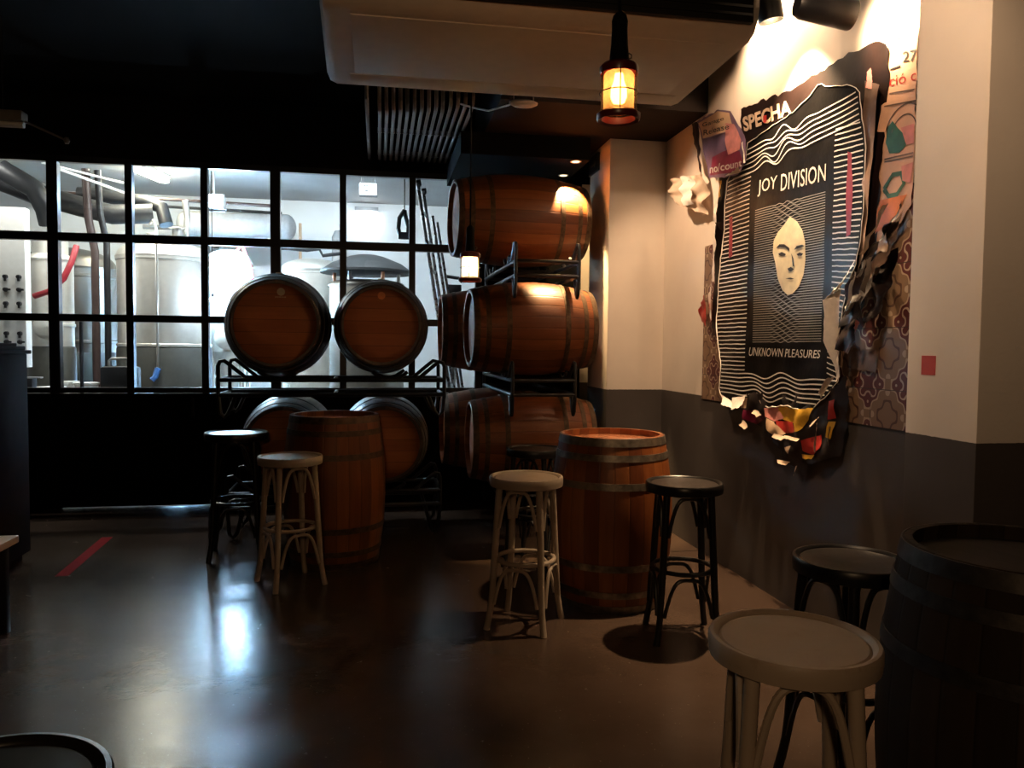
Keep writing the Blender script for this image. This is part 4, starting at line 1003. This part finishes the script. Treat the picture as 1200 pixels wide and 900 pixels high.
# main black poster
sh = Sheet(0.030, 0.011, 2.6)
t = thing('poster', 'large black poster with white line borders and a pale face, topmost layer', 'poster', group=GP)
outline_px = [(883, 168), (900, 156), (918, 145), (938, 132), (952, 118), (966, 100), (990, 101), (1006, 101), (1017, 109), (1020, 140), (1023, 165), (1022, 205), (1020, 250), (1016, 290), (1012, 310), (1003, 332), (996, 360), (992, 390), (991, 420), (990, 447), (975, 467), (962, 479), (948, 482), (935, 477), (922, 475), (908, 478), (900, 474), (896, 466), (886, 463), (876, 466), (864, 470), (852, 466), (848, 456), (850, 430), (847, 400), (846, 372), (849, 330), (853, 290), (856, 250), (859, 212), (868, 195), (880, 188)]
poly = WP(*outline_px)
mb = MB(); ring = sh.area(mb, poly, jit=0.006, seed=11); mb.build('sheet', M['p_black'], t, sharp=180)
mb = MB(); rnd = random.Random(4); vs = []
edge = [sh.p(p.x, p.y, 0.002) for p in ring]
k = len(edge)
mb.tube(edge, [0.0016+0.0035*max(0, noise.noise((i*0.21, 1.7, 0)))+0.0008*rnd.random() for i in range(k)], 6, closed=True)
mb.build('torn_edge', M['p_edge'], t)
poly21 = [W(x, y, 2.10) for x, y in outline_px]
# white line borders: level lines, gently waved at top and foot
def inner_cut(z):   # y of the plain centre panel's left and right side at height z
    f = (z-1.30)/(2.40-1.30); return 4.095-0.012*f, 3.275-0.012*f
mb = MB()
from_px = lambda z, side: None
ysl = {}
def poly_span(z):
    hits = []
    n_ = len(poly21)
    for i in range(n_):
        a, b = poly21[i], poly21[(i+1) % n_]
        if (a[1] > z) != (b[1] > z): hits.append(a[0]+(b[0]-a[0])*(z-a[1])/(b[1]-a[1]))
    hits.sort(); return hits
z = 1.315
while z < 2.44:
    h = poly_span(z)
    if len(h) >= 2:
        yr, yl = h[0]+0.012, h[-1]-0.012
        il, ir = inner_cut(z)
        jl = [(yl-(yl-il)*i/8.0, z+0.0035*noise.noise((i*0.7, z*31, 0))) for i in range(9)]
        sh.line(mb, up(jl), 0.0066, 0.003)
        jr = [(ir-(ir-yr)*i/8.0, z+0.012-0.02*i/8+0.003*noise.noise((i*0.7, z*29, 4))) for i in range(9)]
        sh.line(mb, up(jr), 0.0062, 0.003)
    z += 0.0248
for i in range(6):                                  # top band
    z = 2.435+i*0.026
    h = poly_span(z)
    yr, yl = h[0]+0.015, min(h[-1]-0.015, 4.30-0.03*i)
    pts = []
    for q in range(49):
        s = q/48.0; env = math.exp(-((s-0.42)/0.17)**2)
        pts.append((yl+(yr-yl)*s, z+0.034*env*(0.8+0.4*sin(i*1.3))*sin(s*26+i*0.8)))
    sh.line(mb, up(pts), 0.0062, 0.003)
for i in range(6):                                  # foot band
    z = 1.175+i*0.0235
    h = poly_span(z)
    yr, yl = h[0]+0.015, h[-1]-0.015
    pts = []
    for q in range(49):
        s = q/48.0; env = math.exp(-((s-0.55)/0.22)**2)
        pts.append((yl+(yr-yl)*s, z+0.022*env*sin(s*19+i*0.55)))
    sh.line(mb, up(pts), 0.0072, 0.003)
mb.build('border_lines', M['p_white'], t)
# centre field of fine level lines
mb = MB()
z = 1.475; i = 0
while z < 2.205:
    top = 2.223-0.045*0
    for a, b in ((4.015, 3.335),):
        pts = []
        for q in range(37):
            s = q/36.0; env = max(0, 1-abs((s-0.5)/0.26))
            pts.append((a+(b-a)*s, z-0.030*s*(z-1.475)/0.73+0.006*env*sin(q*1.45+i*2.1)))
        sh.line(mb, up(pts), 0.0036, 0.0032)
    z += 0.0128; i += 1
mb.build('centre_lines', M['p_grey'], t)
mb = MB(); face = [(934, 254), (942, 260), (948, 270), (951, 284), (951, 305), (949, 322), (944, 336), (937, 344), (931, 346), (925, 340), (920, 327), (917, 308), (914, 296), (915, 282), (920, 272), (927, 264)]
sh.area(mb, WP(*face), 0.0050, step=0.04); fc = mb.build('face_print', M['p_face'], t)
mb = MB()
for pl in ([(918, 291), (922, 286.5), (928, 286.5), (934, 291), (934, 295), (929, 290.5), (923, 290)], [(939, 293), (942, 288.5), (948, 287), (950.5, 288.5), (946, 290.5), (942, 292)],
           [(920.5, 298), (925, 295.5), (930, 298), (929, 300), (924, 300.5)], [(941.5, 298), (945, 296), (949, 297.5), (947, 300), (943, 300)], [(931.5, 315), (935, 313), (938.5, 315.5), (935.5, 318.5), (933, 318)],
           [(929, 326.5), (935, 325.5), (939, 327), (935, 327.8)], [(936, 297), (938, 303), (939, 313), (937, 312), (936.5, 304)]):
    sh.area(mb, WP(*pl), 0.0065, step=0.3)
mb.build('face_features', M['p_ink'], fc)
for w_, q_ in (('JOY', ((895, 231), (919, 225.5), (919, 205.8), (894, 212))), ('DIVISION', ((923, 224.5), (977, 212), (977, 192), (923, 204.8)))):
    mb = MB(); sh.text(mb, w_, WP(*q_), 0.0035, shear=0.12); mb.build('title_word', M['p_white'], t, flat=True)
mb = MB(); sh.text(mb, 'UNKNOWN PLEASURES', WP((884, 417), (970, 420), (970, 410.5), (885, 407)), 0.0035, shear=0.15); mb.build('foot_lettering', M['p_white'], t, flat=True)
mb = MB(); sh.area(mb, WP((1002, 178), (1007, 180), (1008, 230), (1006, 275), (1001, 278), (1000, 230)), 0.0036, jit=0.003, seed=2)
sh.area(mb, WP((861, 255), (865, 253), (865, 300), (861, 303)), 0.0036, jit=0.003, seed=6); mb.build('red_smear', M['p_crimson'], t)
mb = MB(); flap(mb, [(1013, 305), (996, 335), (984, 352), (1006, 330)], 0.035, seed=2, off=0.045)
flap(mb, [(996, 338), (991, 440), (985, 400), (985, 352)], 0.045, seed=5, off=0.045)
flap(mb, [(992, 395), (990, 448), (999, 442), (996, 405)], 0.02, seed=8, off=0.045)
flap(mb, [(990, 440), (972, 468), (976, 460), (986, 444)], 0.03, seed=9, off=0.045); mb.build('curled_edge', M['p_edge'], t, sharp=180)
mb = MB(); flap(mb, [(852, 462), (866, 470), (872, 478), (859, 474)], 0.04, seed=3, off=0.04); flap(mb, [(866, 466), (882, 464), (882, 478), (872, 480)], 0.05, seed=4, off=0.04); mb.build('hanging_tatter', M['p_edge'], t, sharp=180)

# brown glossy strip beside the black poster
t = tag(flap(MB(), [(1019, 95), (1012, 318), (1022, 300), (1041, 100)], 0.02, n=24, m=6, crumple=0.014, seed=6, off=0.022, fq=7).build('poster_strip', M['p_brown'], sharp=180), 'narrow glossy brown paper strip between the black poster and the peach poster', 'poster strip', GP)
# purple flyer
shf = Sheet(0.050, 0.016, 3.5)
t = thing('flyer', 'purple and tan torn flyer at the upper left corner of the posters', 'flyer', group=GP)
mb = MB(); shf.area(mb, WP((827, 143), (853, 129), (868, 131), (873, 143), (884, 165), (886, 190), (876, 205), (862, 208), (840, 209), (833, 175)), jit=0.005, seed=8); mb.build('sheet', M['p_purple'], t, sharp=180)
mb = MB(); shf.area(mb, WP((829, 145), (853, 131), (867, 133), (870, 153), (833, 163)), 0.003); mb.build('tan_header', M['p_tan'], t, sharp=180)
mb = MB(); shf.area(mb, WP((845, 185), (866, 175), (878, 178), (883, 190), (873, 202), (842, 206)), 0.003); mb.build('wine_patch', M['p_violet'], t, sharp=180)
mb = MB(); shf.area(mb, WP((862, 145), (871, 146), (879, 165), (878, 176), (864, 182), (861, 165)), 0.0035); mb.build('pale_patch', M['p_pink'], t, sharp=180)
mb = MB(); shf.text(mb, 'Garage', WP((834, 151), (862, 143), (862, 137), (834, 145)), 0.011, bold=0.012); shf.text(mb, 'Release', WP((835, 159.5), (867, 152), (867, 145.5), (835, 153)), 0.011, bold=0.012); mb.build('header_lettering', M['p_ink'], t, flat=True)
mb = MB(); shf.text(mb, 'no/count', WP((843, 204), (883, 195.5), (883, 187), (843, 194)), 0.011, bold=0.012); mb.build('foot_lettering', M['p_white'], t, flat=True)
mb = MB(); flap(mb, [(828, 143), (834, 208), (826, 200), (817, 146)], -0.03, n=14, m=6, seed=4, off=0.06, crumple=0.02); mb.build('curled_side', M['p_dark'], t, sharp=180)
mb = MB(); flap(mb, [(882, 166), (884, 190), (888, 192), (886, 168)], 0.03, seed=1, off=0.06); flap(mb, [(862, 207), (878, 203), (882, 200), (880, 196)], 0.02, seed=7, off=0.06); mb.build('torn_edge', M['p_edge'], t, sharp=180)
# cream scrap at far left
t = thing('paper_scrap', 'crumpled cream paper scrap standing off the wall, left of the posters', 'paper scrap', group=GP)
mb = MB(); flap(mb, [(834, 205), (838, 252), (818, 240), (808, 212)], 0.11, n=22, m=22, crumple=0.06, seed=5, off=0.03, power=0.8, fq=15); mb.build('fold', M['p_cream'], t, sharp=180)
mb = MB(); flap(mb, [(828, 207), (832, 240), (826, 242), (820, 208)], 0.04, n=12, m=8, crumple=0.05, seed=12, off=0.10, fq=14); mb.build('white_fold', M['p_edge'], t, sharp=180)
# peeled strips down the left side
t = thing('peeled_strip', 'peeled dark paper strip with white tatters hanging left of the black poster', 'paper strip', group=GP)
mb = MB(); flap(mb, [(846, 200), (836, 385), (850, 385), (862, 205)], 0.008, n=30, m=5, crumple=0.018, seed=3, off=0.012, fq=6); mb.build('strip', M['p_dark'], t, sharp=180)
mb = MB(); flap(mb, [(846, 208), (842, 260), (850, 262), (853, 210)], 0.03, n=14, seed=2, off=0.03); flap(mb, [(842, 262), (840, 330), (847, 330), (850, 264)], 0.03, n=14, seed=6, off=0.03); flap(mb, [(836, 345), (838, 378), (843, 374), (844, 330)], 0.03, n=14, seed=8, off=0.03); mb.build('white_tatter', M['p_edge'], t, sharp=180)
mb = MB(); flap(mb, [(824, 365), (826, 376), (842, 383), (838, 345)], 0.05, n=12, seed=9, off=0.02, crumple=0.03); mb.build('red_tatter', M['p_red'], t, sharp=180)
mb = MB(); flap(mb, [(850, 212), (850, 232), (854, 230), (854, 212)], 0.01, seed=4, off=0.04); mb.build('yellow_scrap', M['p_yellow'], t, sharp=180)
# hanging dark scraps at the right
t = thing('torn_bundle', 'bundle of dark torn paper hanging between the black poster and the pier', 'paper bundle', group=GP)
for (q, mt_, sd, lf) in (([(1022, 305), (1004, 330), (1002, 410), (1020, 415)], 'p_dark', 1, 0.05), ([(1068, 245), (1030, 300), (1040, 330), (1066, 300)], 'p_brown', 2, 0.06),
                         ([(1040, 290), (1016, 315), (1010, 385), (1036, 370)], 'p_ink', 3, 0.08), ([(1060, 290), (1038, 310), (1036, 385), (1050, 370)], 'p_dark', 4, 0.05),
                         ([(1070, 235), (1052, 270), (1036, 310), (1068, 265)], 'p_ink', 6, 0.07)):
    mb = MB(); flap(mb, q, lf, n=14, m=14, crumple=0.045, seed=sd, off=0.025, fq=13); mb.build('scrap', M[mt_], t, sharp=180)
for (q, mt_, sd) in (([(1026, 318), (1014, 360), (1018, 372), (1030, 330)], 'p_edge', 1), ([(1047, 300), (1040, 345), (1046, 340), (1050, 305)], 'p_grey', 3), ([(1066, 238), (1034, 298), (1038, 300), (1069, 243)], 'p_cream', 5), ([(1020, 365), (1024, 352), (1030, 360), (1024, 372)], 'p_cream', 6), ([(1034, 305), (1030, 325), (1040, 326), (1045, 306)], 'p_grey', 8), ([(1028, 380), (1024, 392), (1032, 385), (1036, 375)], 'p_pink', 9)):
    mb = MB(); flap(mb, q, 0.04, n=8, m=6, crumple=0.03, seed=sd, off=0.09); mb.build('pale_scrap', M[mt_], t, sharp=180)
mb = MB(); flap(mb, [(1002, 412), (1000, 432), (1032, 437), (1033, 410)], 0.01, n=8, m=6, crumple=0.004, seed=2, off=0.012); mb.build('backing_paper', M['p_brown'], t, sharp=180)
# collage tatter at the foot
t = thing('collage_tatter', 'crumpled yellow and red comic-coloured poster remains hanging below the black poster', 'paper tatter', group=GP)
shb = Sheet(0.020, 0.030, 6.0)
mb = MB(); shb.area(mb, WP((874, 462), (990, 455), (1000, 440), (1003, 470), (998, 505), (990, 535), (972, 541), (955, 546), (948, 566), (940, 548), (926, 540), (918, 522), (905, 508), (893, 498), (880, 492), (876, 478)), step=0.025, jit=0.008, seed=21); mb.build('backing', M['p_ink'], t, sharp=180)
for (px_, mt_, sd) in (([(918, 474), (944, 480), (963, 478), (958, 492), (950, 504), (944, 506), (940, 496), (922, 490)], 'p_yellow', 1), ([(905, 478), (918, 476), (926, 490), (915, 494), (906, 488)], 'p_pink', 2),
                       ([(916, 493), (938, 494), (944, 507), (930, 508), (922, 503)], 'p_red', 3), ([(950, 516), (972, 509), (974, 525), (962, 533), (950, 528)], 'p_red', 4), ([(948, 532), (964, 533), (960, 538), (948, 537)], 'p_yellow', 5),
                       ([(980, 470), (990, 468), (988, 490), (979, 492)], 'p_red', 6), ([(980, 494), (987, 494), (983, 515), (977, 512)], 'p_yellow', 7), ([(880, 480), (895, 482), (903, 492), (892, 497), (880, 490)], 'p_violet', 8),
                       ([(908, 490), (920, 498), (930, 508), (918, 512), (908, 502)], 'p_tan', 9), ([(931, 524), (938, 522), (936, 532)], 'p_cream', 10), ([(876, 467), (886, 466), (884, 478), (877, 478)], 'p_tan', 11)):
    mb = MB(); shb.area(mb, WP(*px_), 0.007+0.0005*sd, step=0.03, jit=0.003, seed=sd); mb.build('colour_patch', M[mt_], t, sharp=180)
mb = MB()
for (q, sd) in (([(920, 507), (934, 512), (932, 516), (922, 512)], 1), ([(934, 510), (952, 514), (951, 517), (934, 513)], 2), ([(974, 495), (972, 530), (975, 530), (977, 496)], 3), ([(926, 538), (940, 541), (938, 545), (930, 542)], 4), ([(947, 546), (946, 558), (949, 556), (951, 546)], 5), ([(884, 492), (890, 500), (888, 503), (883, 498)], 6), ([(898, 480), (908, 486), (905, 489), (897, 484)], 7), ([(966, 497), (973, 488), (974, 494), (968, 502)], 8), ([(986, 520), (988, 500), (991, 500), (989, 522)], 9)):
    mb = MB(); flap(mb, q, 0.02, n=6, m=4, crumple=0.02, seed=sd, off=0.065); mb.build('white_tear', M['p_cream'], t, sharp=180)

# ------------------------------------------------------------------ unseen fill light added behind the camera
def point(loc, e, col, r=0.05):
    ld = bpy.data.lights.new('fill_point', 'POINT'); ld.energy = e; ld.color = col; ld.shadow_soft_size = r
    o = bpy.data.objects.new('fill_point', ld); COL.objects.link(o); o.location = loc
point((-0.2, -0.7, 1.85), 27.0, (1.0, 0.62, 0.32))
w = bpy.data.worlds.new('world'); scene.world = w; w.use_nodes = True
bgn = w.node_tree.nodes.get('Background') or w.node_tree.nodes.new('ShaderNodeBackground')
bgn.inputs[0].default_value = (0.3, 0.4, 0.6, 1); bgn.inputs[1].default_value = 0.0

vs_ = scene.view_settings
scene.display_settings.display_device = 'sRGB'
vs_.view_transform = 'Standard'; vs_.look = 'None'; vs_.exposure = 0.0; vs_.gamma = 1.0; vs_.use_curve_mapping = False
scene.cycles.use_denoising = True
scene.cycles.max_bounces = 10; scene.cycles.transparent_max_bounces = 16
scene.cycles.sample_clamp_indirect = 40.0
